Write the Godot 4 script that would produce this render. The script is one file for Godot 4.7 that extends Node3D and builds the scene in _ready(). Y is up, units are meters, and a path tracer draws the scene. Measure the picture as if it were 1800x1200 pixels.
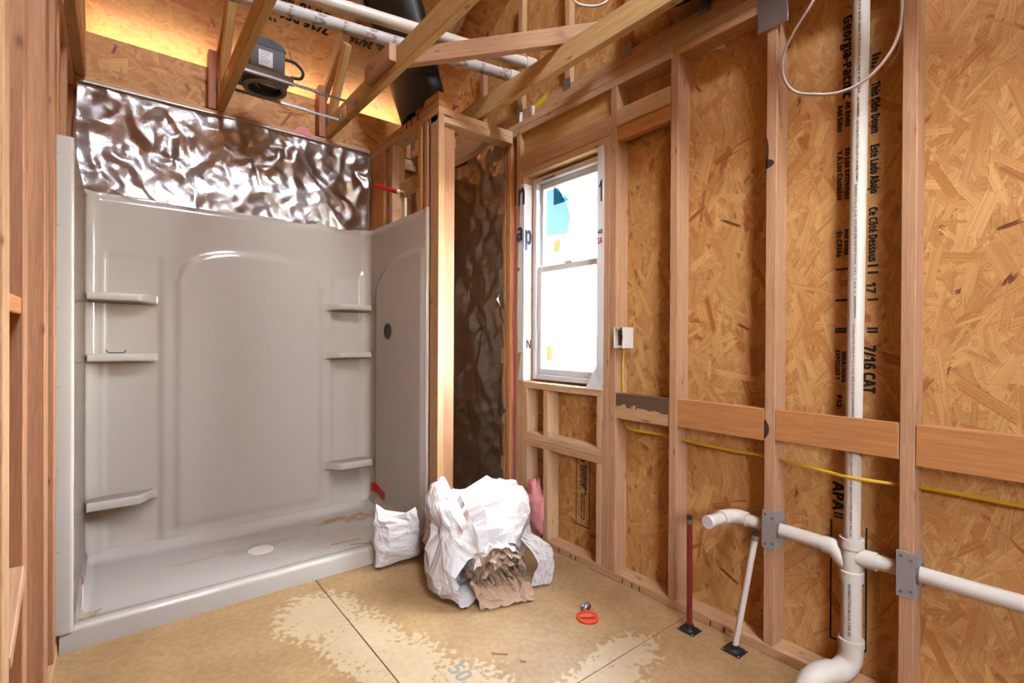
extends Node3D

const SUN := 16.0
const SKY := 13.0
const EXPO := 0.295
const IN := 0.0254
const FX := 0.089          # depth of a stud
const SX := 0.0885         # inner face of the right sheathing

var rng := RandomNumberGenerator.new()
var M := {}
var taken := {}

# ---------------------------------------------------------------- naming
func numbered(n: String) -> String:
	if not taken.has(n):
		taken[n] = 0
		return n
	taken[n] += 1
	return "%s_%03d" % [n, taken[n]]

func tag(o: Node3D, label: String, category: String, group := "", kind := "") -> Node3D:
	if label != "": o.set_meta("label", label)
	if category != "": o.set_meta("category", category)
	if group != "": o.set_meta("group", group)
	if kind != "": o.set_meta("kind", kind)
	return o

func thing(called: String, label: String, category: String, at := Vector3.ZERO, group := "", kind := "") -> Node3D:
	var o := Node3D.new()
	o.name = numbered(called)
	add_child(o)
	o.position = at
	return tag(o, label, category, group, kind)

# a mesh in world coordinates becomes a part of its thing (or a thing of its own under the root)
func part(parent: Node3D, called: String, mesh: Mesh, mat: Material, label := "") -> MeshInstance3D:
	var o := MeshInstance3D.new()
	o.name = numbered(called) if parent == self else StringName(called)
	o.mesh = mesh
	o.material_override = mat
	parent.add_child(o, true)
	if parent != self and parent.get_parent() == self:
		o.position = -parent.position
	if label != "": o.set_meta("label", label)
	return o

# ---------------------------------------------------------------- shapes
func quad(st: SurfaceTool, a: Vector3, b: Vector3, c: Vector3, d: Vector3, n: Vector3, ua: Vector2, ub: Vector2, uc: Vector2, ud: Vector2) -> void:
	if (b - a).cross(c - a).dot(n) > 0.0:
		var t := b; b = d; d = t
		var tu := ub; ub = ud; ud = tu
	st.set_normal(n)
	st.set_uv(ua); st.add_vertex(a)
	st.set_uv(ub); st.add_vertex(b)
	st.set_uv(uc); st.add_vertex(c)
	st.set_uv(ua); st.add_vertex(a)
	st.set_uv(uc); st.add_vertex(c)
	st.set_uv(ud); st.add_vertex(d)

# chamfered box; grain (v of the texture) runs along the longest side; units of uv are metres
func cbox(lo: Vector3, hi: Vector3, bev := 0.0025, basis := Basis.IDENTITY, at := Vector3.ZERO, uvo := Vector2.ZERO, grain := -1) -> ArrayMesh:
	var st := SurfaceTool.new()
	st.begin(Mesh.PRIMITIVE_TRIANGLES)
	var c := (lo + hi) * 0.5
	var h := (hi - lo) * 0.5
	var b: float = min(bev, min(h.x, min(h.y, h.z)) * 0.45)
	var g := grain
	if g < 0:
		g = 0
		if h.y > h[g]: g = 1
		if h.z > h[g]: g = 2
	var uvf := func(p: Vector3, ax: int) -> Vector2:
		var o := []
		for k in 3:
			if k != ax: o.append(k)
		if ax == g:
			return Vector2(p[o[0]], p[o[1]]) + uvo
		var other: int = o[0] if o[1] == g else o[1]
		return Vector2(p[other] + ax * 0.117, p[g]) + uvo
	for ax in 3:
		var u := (ax + 1) % 3
		var v := (ax + 2) % 3
		for s in [-1.0, 1.0]:
			var n := Vector3.ZERO; n[ax] = s
			var q := []
			for k in [[-1, -1], [1, -1], [1, 1], [-1, 1]]:
				var p := Vector3.ZERO
				p[ax] = s * h[ax]; p[u] = k[0] * (h[u] - b); p[v] = k[1] * (h[v] - b)
				q.append(p)
			var w := []
			for p in q: w.append(basis * (p + c) + at)
			quad(st, w[0], w[1], w[2], w[3], basis * n, uvf.call(q[0] + c, ax), uvf.call(q[1] + c, ax), uvf.call(q[2] + c, ax), uvf.call(q[3] + c, ax))
	if b > 0.0:
		for ax in 3:                       # edges that run along ax
			var u := (ax + 1) % 3
			var v := (ax + 2) % 3
			for su in [-1.0, 1.0]:
				for sv in [-1.0, 1.0]:
					var q := []
					for e in [[-1, 0], [1, 0], [1, 1], [-1, 1]]:
						var p := Vector3.ZERO
						p[ax] = e[0] * (h[ax] - b)
						p[u] = su * (h[u] if e[1] == 0 else h[u] - b)
						p[v] = sv * (h[v] - b if e[1] == 0 else h[v])
						q.append(p)
					var n := Vector3.ZERO; n[u] = su; n[v] = sv; n = n.normalized()
					quad(st, basis * (q[0] + c) + at, basis * (q[1] + c) + at, basis * (q[2] + c) + at, basis * (q[3] + c) + at, basis * n, uvf.call(q[0] + c, u), uvf.call(q[1] + c, u), uvf.call(q[2] + c, u), uvf.call(q[3] + c, u))
	return st.commit()

func ruv() -> Vector2:
	return Vector2(rng.randf() * 5.0, rng.randf() * 5.0)

func board(parent: Node3D, called: String, lo: Vector3, hi: Vector3, mat: Material, bev := 0.0025) -> MeshInstance3D:
	return part(parent, called, cbox(lo, hi, bev, Basis.IDENTITY, Vector3.ZERO, ruv()), mat)

# a board from p0 to p1; w is its size along side, h along the third direction
func beam(parent: Node3D, called: String, p0: Vector3, p1: Vector3, w: float, h: float, side: Vector3, mat: Material, bev := 0.0025) -> MeshInstance3D:
	var y := (p1 - p0).normalized()
	var x := (side - y * side.dot(y)).normalized()
	var z := x.cross(y)
	var l := (p1 - p0).length()
	return part(parent, called, cbox(Vector3(-w / 2, 0, -h / 2), Vector3(w / 2, l, h / 2), bev, Basis(x, y, z), p0, ruv(), 1), mat)

# smooth skin over a grid of points [row][col]
func skin(rows: Array, closed := false, flat := false, uvs := 1.0) -> ArrayMesh:
	var st := SurfaceTool.new()
	st.begin(Mesh.PRIMITIVE_TRIANGLES)
	st.set_smooth_group(-1 if flat else 0)
	var nr := rows.size()
	var nc: int = rows[0].size()
	var m := nc if closed else nc - 1
	for r in nr - 1:
		for k in m:
			var k2 := (k + 1) % nc
			var a: Vector3 = rows[r][k]
			var b: Vector3 = rows[r][k2]
			var c: Vector3 = rows[r + 1][k2]
			var d: Vector3 = rows[r + 1][k]
			var ua := Vector2(float(k) / m, float(r) / (nr - 1)) * uvs
			var ub := Vector2(float(k + 1) / m, float(r) / (nr - 1)) * uvs
			var uc := Vector2(float(k + 1) / m, float(r + 1) / (nr - 1)) * uvs
			var ud := Vector2(float(k) / m, float(r + 1) / (nr - 1)) * uvs
			st.set_uv(ua); st.add_vertex(a)
			st.set_uv(uc); st.add_vertex(c)
			st.set_uv(ub); st.add_vertex(b)
			st.set_uv(ua); st.add_vertex(a)
			st.set_uv(ud); st.add_vertex(d)
			st.set_uv(uc); st.add_vertex(c)
	st.generate_normals()
	return st.commit()

# tube swept along points; radii may be one number or one for each point
func tube(pts: Array, r, sides := 12, caps := true, flat_y := 1.0) -> ArrayMesh:
	var rows := []
	var up := Vector3.UP
	var n := pts.size()
	var prev := Vector3.ZERO
	for i in n:
		var t: Vector3 = (pts[min(i + 1, n - 1)] - pts[max(i - 1, 0)]).normalized()
		var x := prev
		if i == 0:
			x = t.cross(up)
			if x.length() < 0.1: x = t.cross(Vector3(1, 0, 0.3))
		x = (x - t * x.dot(t)).normalized()
		prev = x
		var y := x.cross(t)
		var rad: float = r[i] if r is Array else r
		var ring := []
		for k in sides:
			var a := TAU * k / sides
			ring.append(pts[i] + (x * cos(a) + y * sin(a) * flat_y) * rad)
		if i == 0 and caps:
			var c0 := []
			for k in sides: c0.append(pts[0])
			rows.append(c0); rows.append(ring.duplicate())
		rows.append(ring)
		if i == n - 1 and caps:
			rows.append(ring.duplicate())
			var c1 := []
			for k in sides: c1.append(pts[i])
			rows.append(c1)
	var st := SurfaceTool.new()
	st.begin(Mesh.PRIMITIVE_TRIANGLES)
	for q in rows.size() - 1:
		var cap: bool = caps and (q == 0 or q == rows.size() - 2)
		if caps and (q == 1 or q == rows.size() - 3): continue
		st.set_smooth_group(-1 if cap else 0)
		for k in sides:
			var k2 := (k + 1) % sides
			for p in [[q, k], [q, k2], [q + 1, k2], [q, k], [q + 1, k2], [q + 1, k]]:
				st.set_uv(Vector2(float(p[1]) / sides, float(p[0]) * 0.2))
				st.add_vertex(rows[p[0]][p[1]])
	st.generate_normals()
	return st.commit()

# profile [[radius, along], ...] turned round an axis
func lathe(at: Vector3, axis: Vector3, prof: Array, sides := 24, flat := true) -> ArrayMesh:
	axis = axis.normalized()
	var x := axis.cross(Vector3(0.31, 0.2, 0.93)).normalized()
	var y := axis.cross(x)
	var st := SurfaceTool.new()
	st.begin(Mesh.PRIMITIVE_TRIANGLES)
	for i in prof.size() - 1:
		var p0: Array = prof[i]
		var p1: Array = prof[i + 1]
		var nr: float = p1[1] - p0[1]
		var na: float = -(p1[0] - p0[0])
		for k in sides:
			var v := []
			var n := []
			for e in [[p0, k], [p0, k + 1], [p1, k + 1], [p1, k]]:
				var a: float = TAU * e[1] / sides
				var rd := x * cos(a) + y * sin(a)
				v.append(at + rd * e[0][0] + axis * e[0][1])
				n.append((rd * nr + axis * na).normalized())
			for q in [0, 2, 1, 0, 3, 2]:
				st.set_normal(n[q]); st.set_uv(Vector2(float(k) / sides, float(i)))
				st.add_vertex(v[q])
	return st.commit()

func cr(pts: Array, steps := 6) -> Array:      # Catmull-Rom through points
	var out := []
	for i in pts.size() - 1:
		var p0: Vector3 = pts[max(i - 1, 0)]
		var p1: Vector3 = pts[i]
		var p2: Vector3 = pts[i + 1]
		var p3: Vector3 = pts[min(i + 2, pts.size() - 1)]
		for s in steps:
			out.append(p1.cubic_interpolate(p2, p0, p3, float(s) / steps))
	out.append(pts[-1])
	return out

func noise(sd: int, freq: float, type := FastNoiseLite.TYPE_SIMPLEX_SMOOTH, oct := 3, ridged := false) -> FastNoiseLite:
	var n := FastNoiseLite.new()
	n.seed = sd
	n.noise_type = type
	n.frequency = freq
	n.fractal_type = FastNoiseLite.FRACTAL_RIDGED if ridged else FastNoiseLite.FRACTAL_FBM
	n.fractal_octaves = oct
	return n

# lettering lying on a surface: right is the reading direction, up the way the letters stand
func letters(parent: Node3D, called: String, s: String, at: Vector3, right: Vector3, up: Vector3, height: float, length: float, mat: Material, bold := 700) -> void:
	var t := TextMesh.new()
	var f := SystemFont.new()
	f.font_names = PackedStringArray(["Droid Sans"])
	f.font_weight = bold
	t.font = f
	t.text = s
	t.font_size = 48
	t.pixel_size = 0.01
	t.depth = 0.02
	t.curve_step = 2.0
	t.horizontal_alignment = HORIZONTAL_ALIGNMENT_CENTER
	t.vertical_alignment = VERTICAL_ALIGNMENT_CENTER
	var box := t.get_aabb()
	var sx := length / maxf(box.size.x, 0.01)
	var sy := height / 0.36
	var o := MeshInstance3D.new()
	o.name = called
	o.mesh = t
	o.material_override = mat
	parent.add_child(o, true)
	var n := right.cross(up).normalized()
	var org := at
	if parent.get_parent() == self: org -= parent.position
	o.transform = Transform3D(Basis(right.normalized() * sx, up.normalized() * sy, n * 0.05), org)
	if called == "printed_stamp":        # ink runs wide in stencil print
		for e in [right.normalized(), up.normalized()]:
			var o2: MeshInstance3D = o.duplicate()
			parent.add_child(o2, true)
			o2.position = org + e * height * 0.07

# ---------------------------------------------------------------- textures
func img_tex(img: Image) -> ImageTexture:
	img.generate_mipmaps()
	return ImageTexture.create_from_image(img)

func osb_images(sd: int, size: int, count: int) -> Array:
	var r := RandomNumberGenerator.new(); r.seed = sd
	var px := PackedByteArray(); px.resize(size * size * 3)
	var hg := PackedByteArray(); hg.resize(size * size)
	for i in size * size:
		px[i * 3] = 198; px[i * 3 + 1] = 150; px[i * 3 + 2] = 92; hg[i] = 60
	for k in count:
		var late := float(k) / count
		var L := r.randf_range(40, 120)
		var W := r.randf_range(6, 20)
		var big := r.randf() < 0.25
		if big: W = r.randf_range(18, 34)
		var a := r.randfn(PI * 0.5, 0.55)
		if r.randf() < 0.2: a = r.randf() * PI
		var cx := r.randf() * size
		var cy := r.randf() * size
		var v := r.randf()
		var c := Color8(202, 154, 96).lerp(Color8(216, 172, 114), r.randf())
		if v < 0.30: c = Color8(198, 147, 90)
		elif v < 0.40: c = Color8(190, 136, 78)
		elif v < 0.435: c = Color8(172, 112, 62)
		elif v < 0.475: c = Color8(206, 160, 104)
		if v > 0.465 and v < 0.475: c = Color8(112, 68, 38)
		if v > 0.465 and v < 0.475: L *= 0.5; W *= 0.5
		var tone := r.randf_range(-7, 7)
		var lv := int(60 + 130 * late + r.randf_range(-24, 24))
		var dx := cos(a)
		var dy := sin(a)
		var nw := int(W / 0.75)
		var nl := int(L / 0.75)
		var taper := r.randf_range(-0.25, 0.25)
		for j in nw:
			var w := (j - nw * 0.5) * 0.75
			var streak := tone + r.randf_range(-9, 9)
			if r.randf() < 0.16: streak -= 20.0
			if j == 0: streak -= 22.0
			if j == nw - 1: streak += 10.0
			var R := clampi(int(c.r * 255 + streak), 0, 255)
			var G := clampi(int(c.g * 255 + streak), 0, 255)
			var B := clampi(int(c.b * 255 + streak * 0.8), 0, 255)
			var off := w * taper * 2.0 + r.randf_range(-7, 7)
			var h := clampi(lv + int(streak * 0.8), 0, 255)
			var x := cx - dy * w + dx * (off - L * 0.5)
			var y := cy + dx * w + dy * (off - L * 0.5)
			for i in nl:
				var p := posmod(int(y), size) * size + posmod(int(x), size)
				var p3 := p * 3
				px[p3] = R; px[p3 + 1] = G; px[p3 + 2] = B
				hg[p] = h
				x += dx * 0.75; y += dy * 0.75
	for k in 900:
		var p3 := (r.randi() % (size * size - 3)) * 3
		for q in r.randi_range(1, 3):
			px[p3 + q * 3] = 92; px[p3 + q * 3 + 1] = 58; px[p3 + q * 3 + 2] = 34
	var ai := Image.create_from_data(size, size, false, Image.FORMAT_RGB8, px)
	var hi := Image.create_from_data(size, size, false, Image.FORMAT_L8, hg)
	hi.convert(Image.FORMAT_RGBA8)
	hi.bump_map_to_normal_map(2.2)
	return [ai, hi]

func wood_image(sd: int) -> Image:
	var w := 256
	var h := 1024
	var r := RandomNumberGenerator.new(); r.seed = sd
	var g := noise(sd, 0.035, FastNoiseLite.TYPE_SIMPLEX_SMOOTH, 3).get_image(w, 64, false, false, false)
	g.resize(w, h, Image.INTERPOLATE_CUBIC)
	var f := noise(sd + 5, 0.16, FastNoiseLite.TYPE_SIMPLEX, 2).get_image(w, 48, false, false, false)
	f.resize(w, h, Image.INTERPOLATE_CUBIC)
	var gd := g.get_data()
	var fd := f.get_data()
	var px := PackedByteArray(); px.resize(w * h * 3)
	var knots := []
	for k in 5: knots.append([r.randf() * w, r.randf() * h, r.randf_range(4, 11)])
	for y in h:
		for x in w:
			var i := y * w + x
			var gv: float = gd[i] / 255.0
			var ring := 0.5 + 0.5 * sin(gv * 34.0 + x * 0.06)
			var t := 0.93 + 0.05 * (ring - 0.5) + 0.14 * (gv - 0.5) + 0.07 * (fd[i] / 255.0 - 0.5)
			var rd := 0.0
			for k in knots:
				var ex: float = (x - k[0]) / k[2]
				var ey: float = (y - k[1]) / (k[2] * 1.5)
				var d := ex * ex + ey * ey
				if d < 6.0:
					t -= 0.28 * exp(-d * 1.4)
					rd += 0.5 * exp(-d * 0.9)
			px[i * 3] = clampi(int(255 * (t + 0.02 * rd)), 0, 255)
			px[i * 3 + 1] = clampi(int(255 * (t - 0.03 * (1.0 - ring) - 0.12 * rd)), 0, 255)
			px[i * 3 + 2] = clampi(int(255 * (t - 0.06 * (1.0 - ring) - 0.2 * rd)), 0, 255)
	return Image.create_from_data(w, h, false, Image.FORMAT_RGB8, px)

# subfloor: x from -2.3 to 0.1, z from -2.7 to 0.3, 500 pixels to the metre
func floor_image() -> Image:
	var w := 1200
	var h := 1500
	var n1 := noise(31, 0.006, FastNoiseLite.TYPE_SIMPLEX_SMOOTH, 3).get_image(w, h, false, false, false).get_data()
	var n2 := noise(32, 0.05, FastNoiseLite.TYPE_SIMPLEX, 3).get_image(w, h, false, false, false).get_data()
	var n3 := noise(33, 0.02, FastNoiseLite.TYPE_SIMPLEX, 4).get_image(w, h, false, false, false).get_data()
	var px := PackedByteArray(); px.resize(w * h * 3)
	# worn pale patches along the two joints: centre x, z, half size x, z
	var pats := [[-1.10, -2.12, 0.17, 0.20], [-1.03, -1.85, 0.15, 0.24], [-0.98, -1.60, 0.17, 0.22], [-0.92, -1.36, 0.2, 0.2], [-0.30, -1.16, 0.17, 0.10], [-0.46, -1.12, 0.18, 0.11], [-0.62, -1.08, 0.2, 0.13], [-0.9, -0.95, 0.3, 0.2]]
	for y in h:
		var z := -2.7 + y / 500.0
		for x in w:
			var i := y * w + x
			var wx := -2.3 + x / 500.0
			var t := (n1[i] - 128) * 0.11 + (n2[i] - 128) * 0.07
			var R := 174.0 + t
			var G := 140.0 + t
			var B := 94.0 + t * 0.9
			var m := -1.0
			for p in pats:
				var ex: float = (wx - p[0]) / p[2]
				var ez: float = (z - p[1]) / p[3]
				m = maxf(m, 1.25 - (ex * ex + ez * ez))
			m = clampf((m + (n3[i] - 128) * 0.003 + (n2[i] - 128) * 0.006 - 0.25) * 5.0, 0, 1) * 0.42
			R += (228 - R) * m; G += (212 - G) * m; B += (182 - B) * m
			px[i * 3] = clampi(int(R), 0, 255); px[i * 3 + 1] = clampi(int(G), 0, 255); px[i * 3 + 2] = clampi(int(B), 0, 255)
	var r := RandomNumberGenerator.new(); r.seed = 77
	for k in 7000:
		var a := r.randf() * PI
		var x := r.randf() * w
		var y := r.randf() * h
		var d := r.randf_range(-24, 13)
		if k < 160: d = -70.0
		for s in (r.randi_range(4, 22) if k >= 160 else r.randi_range(1, 4)):
			var p := (posmod(int(y), h) * w + posmod(int(x), w)) * 3
			for q in 3: px[p + q] = clampi(px[p + q] + int(d), 0, 255)
			x += cos(a); y += sin(a)
	return Image.create_from_data(w, h, false, Image.FORMAT_RGB8, px)

func foil_normal() -> Image:          # fine crinkle and the rows of reinforcing thread
	var s := 512
	var n := noise(71, 0.03, FastNoiseLite.TYPE_SIMPLEX, 4, true).get_image(s, s, false, false, true)
	n.convert(Image.FORMAT_L8)
	var d := n.get_data()
	for y in s:
		for x in s:
			var v: int = int(d[y * s + x] * 0.55)
			if y % 16 < 3 and (x + (y / 16) * 7) % 26 < 19: v += 70
			d[y * s + x] = clampi(v, 0, 255)
	var o := Image.create_from_data(s, s, false, Image.FORMAT_L8, d)
	o.convert(Image.FORMAT_RGBA8)
	o.bump_map_to_normal_map(1.6)
	return o

func sm(c: Color, rough := 0.7, metal := 0.0) -> StandardMaterial3D:
	var m := StandardMaterial3D.new()
	m.albedo_color = c
	m.roughness = rough
	m.metallic = metal
	return m

func make_materials() -> void:
	var o1 := osb_images(11, 1024, 4200)
	var osb_t := img_tex(o1[0])
	var osb_n := img_tex(o1[1])
	for v in [["osb", Color(1.0, 0.97, 0.90)], ["osb_roof", Color(0.98, 0.92, 0.83)], ["osb_out", Color(0.95, 0.9, 0.82)]]:
		var m := sm(v[1], 0.62)
		m.albedo_texture = osb_t
		m.normal_enabled = true
		m.normal_texture = osb_n
		m.normal_scale = 0.7
		m.uv1_scale = Vector3(1 / 1.45, 1 / 1.45, 1)
		M[v[0]] = m
	var wt := [img_tex(wood_image(3)), img_tex(wood_image(9)), img_tex(wood_image(14))]
	var tints := {"pink": Color8(205, 160, 120), "pale": Color8(224, 186, 140), "tan": Color8(212, 168, 120), "orange": Color8(204, 142, 84), "brown": Color8(188, 136, 96), "red": Color8(186, 124, 88), "yellow": Color8(222, 178, 112), "chord": Color8(236, 196, 130)}
	var k := 0
	for t in tints:
		for v in 2:
			var m := sm(tints[t], 0.66)
			m.albedo_texture = wt[(k + v) % 3]
			m.uv1_scale = Vector3(1 / 0.20, 1 / 1.3, 1)
			M[t + str(v)] = m
		k += 1
	var st := wood_image(21)
	var ns := noise(22, 0.02, FastNoiseLite.TYPE_SIMPLEX, 4)
	for y in st.get_height():
		for x in st.get_width():
			var e := 128.0 + 40.0 * ns.get_noise_2d(y * 0.6, x * 0.4)
			if x < e:
				st.set_pixel(x, y, st.get_pixel(x, y) * Color(0.46, 0.46, 0.48))
	var ms := sm(tints["tan"], 0.7)
	ms.albedo_texture = img_tex(st)
	M["stained"] = ms
	var fm := sm(Color(1, 1, 1), 0.5)
	fm.albedo_texture = img_tex(floor_image())
	fm.uv1_scale = Vector3(1 / 2.4, 1 / 3.0, 1)
	M["floor"] = fm
	var fl := sm(Color(0.84, 0.84, 0.83), 0.3, 1.0)
	fl.normal_enabled = true
	fl.normal_texture = img_tex(foil_normal())
	fl.normal_scale = 1.0
	fl.uv1_scale = Vector3(6, 3, 1)
	M["foil"] = fl
	var sh := sm(Color8(208, 198, 181), 0.16)
	sh.clearcoat_enabled = true; sh.clearcoat = 0.5; sh.clearcoat_roughness = 0.05
	M["shower"] = sh
	# pan: the same plastic with rusty and muddy stains where the photograph shows them
	var pi := Image.create(760, 410, false, Image.FORMAT_RGB8)
	var pn := noise(41, 0.02, FastNoiseLite.TYPE_SIMPLEX, 4)
	var sp := [[1.27, 0.62, 0.16, 0.04, 0.75], [1.38, 0.55, 0.14, 0.05, 0.5], [1.45, 0.10, 0.1, 0.03, 0.7], [0.75, 0.50, 0.2, 0.05, 0.25], [0.05, 0.18, 0.05, 0.05, 0.45], [0.5, 0.5, 0.12, 0.03, 0.2], [1.1, 0.35, 0.3, 0.15, 0.12]]
	for y in 410:
		for x in 760:
			var c := Color8(208, 198, 181)
			var m := 0.0
			for s in sp:
				var ex: float = (x / 500.0 - s[0]) / s[2]
				var ez: float = (y / 500.0 - s[1]) / s[3]
				m = maxf(m, clampf(1.2 - ex * ex - ez * ez + 1.3 * pn.get_noise_2d(x, y), 0, 1) * s[4])
			pi.set_pixel(x, y, c.lerp(Color8(178, 128, 74), m * 0.8))
	var pm: StandardMaterial3D = sh.duplicate()
	pm.albedo_color = Color.WHITE
	pm.albedo_texture = img_tex(pi)
	M["pan"] = pm
	M["pvc"] = sm(Color8(226, 216, 197), 0.32)
	var pdirt := sm(Color8(214, 208, 198), 0.5)
	var nt := NoiseTexture2D.new()
	var nn := noise(51, 0.012, FastNoiseLite.TYPE_SIMPLEX, 4)
	nt.noise = nn; nt.width = 256; nt.height = 256; nt.seamless = true
	var gr := Gradient.new()
	gr.offsets = PackedFloat32Array([0.0, 0.18, 0.36, 1.0]); gr.colors = PackedColorArray([Color8(150, 128, 96), Color8(196, 184, 164), Color.WHITE, Color.WHITE])
	nt.color_ramp = gr
	pdirt.albedo_texture = nt
	pdirt.uv1_scale = Vector3(1.0, 14.0, 1.0)
	M["pvc_dirty"] = pdirt
	M["print"] = sm(Color8(30, 28, 26), 0.8)
	M["print_grey"] = sm(Color8(150, 148, 134), 0.8)
	M["navy"] = sm(Color8(34, 44, 84), 0.7)
	M["red_print"] = sm(Color8(190, 50, 50), 0.7)
	M["vinyl"] = sm(Color8(238, 238, 236), 0.35)
	M["wrap"] = sm(Color8(232, 228, 220), 0.7)
	M["wrap"].backlight_enabled = true; M["wrap"].backlight = Color(0.25, 0.25, 0.25)
	M["steel"] = sm(Color8(176, 176, 174), 0.4, 0.9)
	M["galv"] = sm(Color8(170, 169, 164), 0.55, 0.45)
	M["fan_grey"] = sm(Color8(112, 108, 100), 0.5, 0.2)
	M["fan_body"] = sm(Color8(78, 75, 70), 0.6, 0.1)
	M["fan_dark"] = sm(Color8(52, 52, 52), 0.5, 0.2)
	M["black_plastic"] = sm(Color8(9, 9, 10), 0.5)
	M["black"] = sm(Color8(24, 23, 22), 0.55)
	M["bark"] = sm(Color8(58, 30, 20), 0.9)
	M["red"] = sm(Color8(176, 24, 20), 0.4)
	M["red_pipe"] = sm(Color8(112, 22, 18), 0.4)
	M["orange"] = sm(Color8(226, 74, 30), 0.4)
	M["brass"] = sm(Color8(150, 118, 66), 0.35, 0.9)
	M["yellow"] = sm(Color8(216, 170, 40), 0.45)
	M["cable_white"] = sm(Color8(226, 214, 202), 0.45)
	M["label"] = sm(Color8(236, 234, 230), 0.6)
	M["tag_yellow"] = sm(Color8(236, 214, 40), 0.6)
	M["blue_film"] = sm(Color8(40, 150, 210), 0.5)
	M["blue_light"] = sm(Color8(150, 216, 236), 0.5)
	for b in ["blue_film", "blue_light", "label"]:
		M[b].backlight_enabled = true; M[b].backlight = M[b].albedo_color * 0.27
	M["pale_yellow"] = sm(Color8(252, 246, 205), 0.6)
	M["pale_yellow"].backlight_enabled = true; M["pale_yellow"].backlight = Color(0.62, 0.60, 0.46)
	var pk := sm(Color8(232, 150, 144), 0.95)
	M["pink"] = pk
	var paper := sm(Color8(216, 209, 201), 0.75)
	var pt := NoiseTexture2D.new()
	pt.noise = noise(61, 0.01, FastNoiseLite.TYPE_SIMPLEX, 4); pt.width = 512; pt.height = 512; pt.seamless = true
	var pg := Gradient.new()
	pg.offsets = PackedFloat32Array([0.0, 0.32, 0.5, 1.0]); pg.colors = PackedColorArray([Color8(206, 186, 172), Color8(236, 226, 218), Color.WHITE, Color.WHITE])
	pt.color_ramp = pg
	paper.albedo_texture = pt
	paper.cull_mode = BaseMaterial3D.CULL_DISABLED
	M["paper"] = paper
	M["kraft"] = sm(Color8(196, 164, 134), 0.85)
	M["kraft"].cull_mode = BaseMaterial3D.CULL_DISABLED
	var gl := sm(Color(1, 1, 1, 0.06), 0.02)
	gl.transparency = BaseMaterial3D.TRANSPARENCY_ALPHA
	M["glass"] = gl
	M["ground"] = sm(Color8(132, 122, 106), 0.95)

# ---------------------------------------------------------------- setting
func osb(parent: Node3D, called: String, lo: Vector3, hi: Vector3, mat: Material, grain := -1) -> MeshInstance3D:
	return part(parent, called, cbox(lo, hi, 0.001, Basis.IDENTITY, Vector3.ZERO, ruv(), grain), mat)

func build_camera() -> void:
	var yaw := 0.674186
	var pitch := -0.003475
	var roll := 0.005247
	var fwd := Vector3(sin(yaw) * cos(pitch), sin(pitch), -cos(yaw) * cos(pitch))
	var right := Vector3(cos(yaw), 0, sin(yaw))
	var up := right.cross(fwd)
	var r := right * cos(roll) + up * sin(roll)
	var u := up * cos(roll) - right * sin(roll)
	var cam := Camera3D.new()
	cam.name = "camera"
	cam.fov = 69.385
	cam.near = 0.03
	add_child(cam)
	cam.transform = Transform3D(Basis(r, u, -fwd), Vector3(-1.8796, 1.16127, 0.0))
	cam.current = true

func build_light() -> void:
	var we := WorldEnvironment.new()
	we.name = "world"
	var e := Environment.new()
	var sky := Sky.new()
	var ps := ProceduralSkyMaterial.new()
	ps.sky_top_color = Color(0.80, 0.84, 0.90)
	ps.sky_horizon_color = Color(0.93, 0.92, 0.90)
	ps.sky_energy_multiplier = SKY
	ps.ground_bottom_color = Color(0.5, 0.47, 0.42)
	ps.ground_horizon_color = Color(0.66, 0.64, 0.6)
	ps.ground_energy_multiplier = SKY
	sky.sky_material = ps
	e.background_mode = Environment.BG_SKY
	e.sky = sky
	e.tonemap_mode = Environment.TONE_MAPPER_LINEAR
	e.tonemap_exposure = EXPO
	e.sdfgi_enabled = true; e.ssao_enabled = true; e.ssil_enabled = true
	we.environment = e
	add_child(we)
	var sun := DirectionalLight3D.new()
	sun.name = "sun"
	sun.light_color = Color(1.0, 0.95, 0.87)
	sun.light_energy = SUN
	sun.light_angular_distance = 1.2
	sun.shadow_enabled = true
	add_child(sun)
	sun.look_at_from_position(Vector3.ZERO, Vector3(-0.05, -1.0, 0.50), Vector3.UP)

func build_floor() -> void:
	var f := thing("floor", "tan wood subfloor sheets with worn pale patches along the joints", "floor", Vector3.ZERO, "", "structure")
	var g := 0.0018
	for q in [[-2.3, -1.135, -3.36, -1.16], [-1.135, 0.1, -3.36, -1.16], [-2.3, 0.1, -1.16, 0.06], [-2.3, 0.1, 0.06, 2.5], [-5.5, -2.3, -3.36, -0.3], [-5.5, -2.3, -0.3, 2.5]]:
		var lo := Vector3(q[0] + g, -0.02, q[2] + g)
		var hi := Vector3(q[1] - g, 0, q[3] - g)
		part(f, "subfloor_panel", cbox(lo, hi, 0.0008, Basis.IDENTITY, Vector3.ZERO, Vector2(2.3, 2.7), 2), M.floor)
	osb(f, "joist_deck", Vector3(-5.5, -0.06, -3.36), Vector3(0.1, -0.021, 2.5), M.osb_out)
	# faint printed number in its frame
	var rt := Vector3(0.0, 0, 1.0)
	var up := Vector3(1.0, 0, 0.0)
	letters(f, "printed_number", "50", Vector3(-0.945, 0.0004, -1.452), rt, up, 0.062, 0.085, M.print_grey)
	for s in [[-0.075, 0.055, 0.10, 0.055], [-0.075, -0.055, 0.10, -0.055], [-0.075, -0.055, -0.075, 0.055]]:
		var a: Vector3 = Vector3(-0.945, 0.0003, -1.452) + rt * s[0] + up * s[1]
		var b: Vector3 = Vector3(-0.945, 0.0003, -1.452) + rt * s[2] + up * s[3]
		beam(f, "printed_line", a, b, 0.0016, 0.0005, up, M.print_grey, 0.0)

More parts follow.
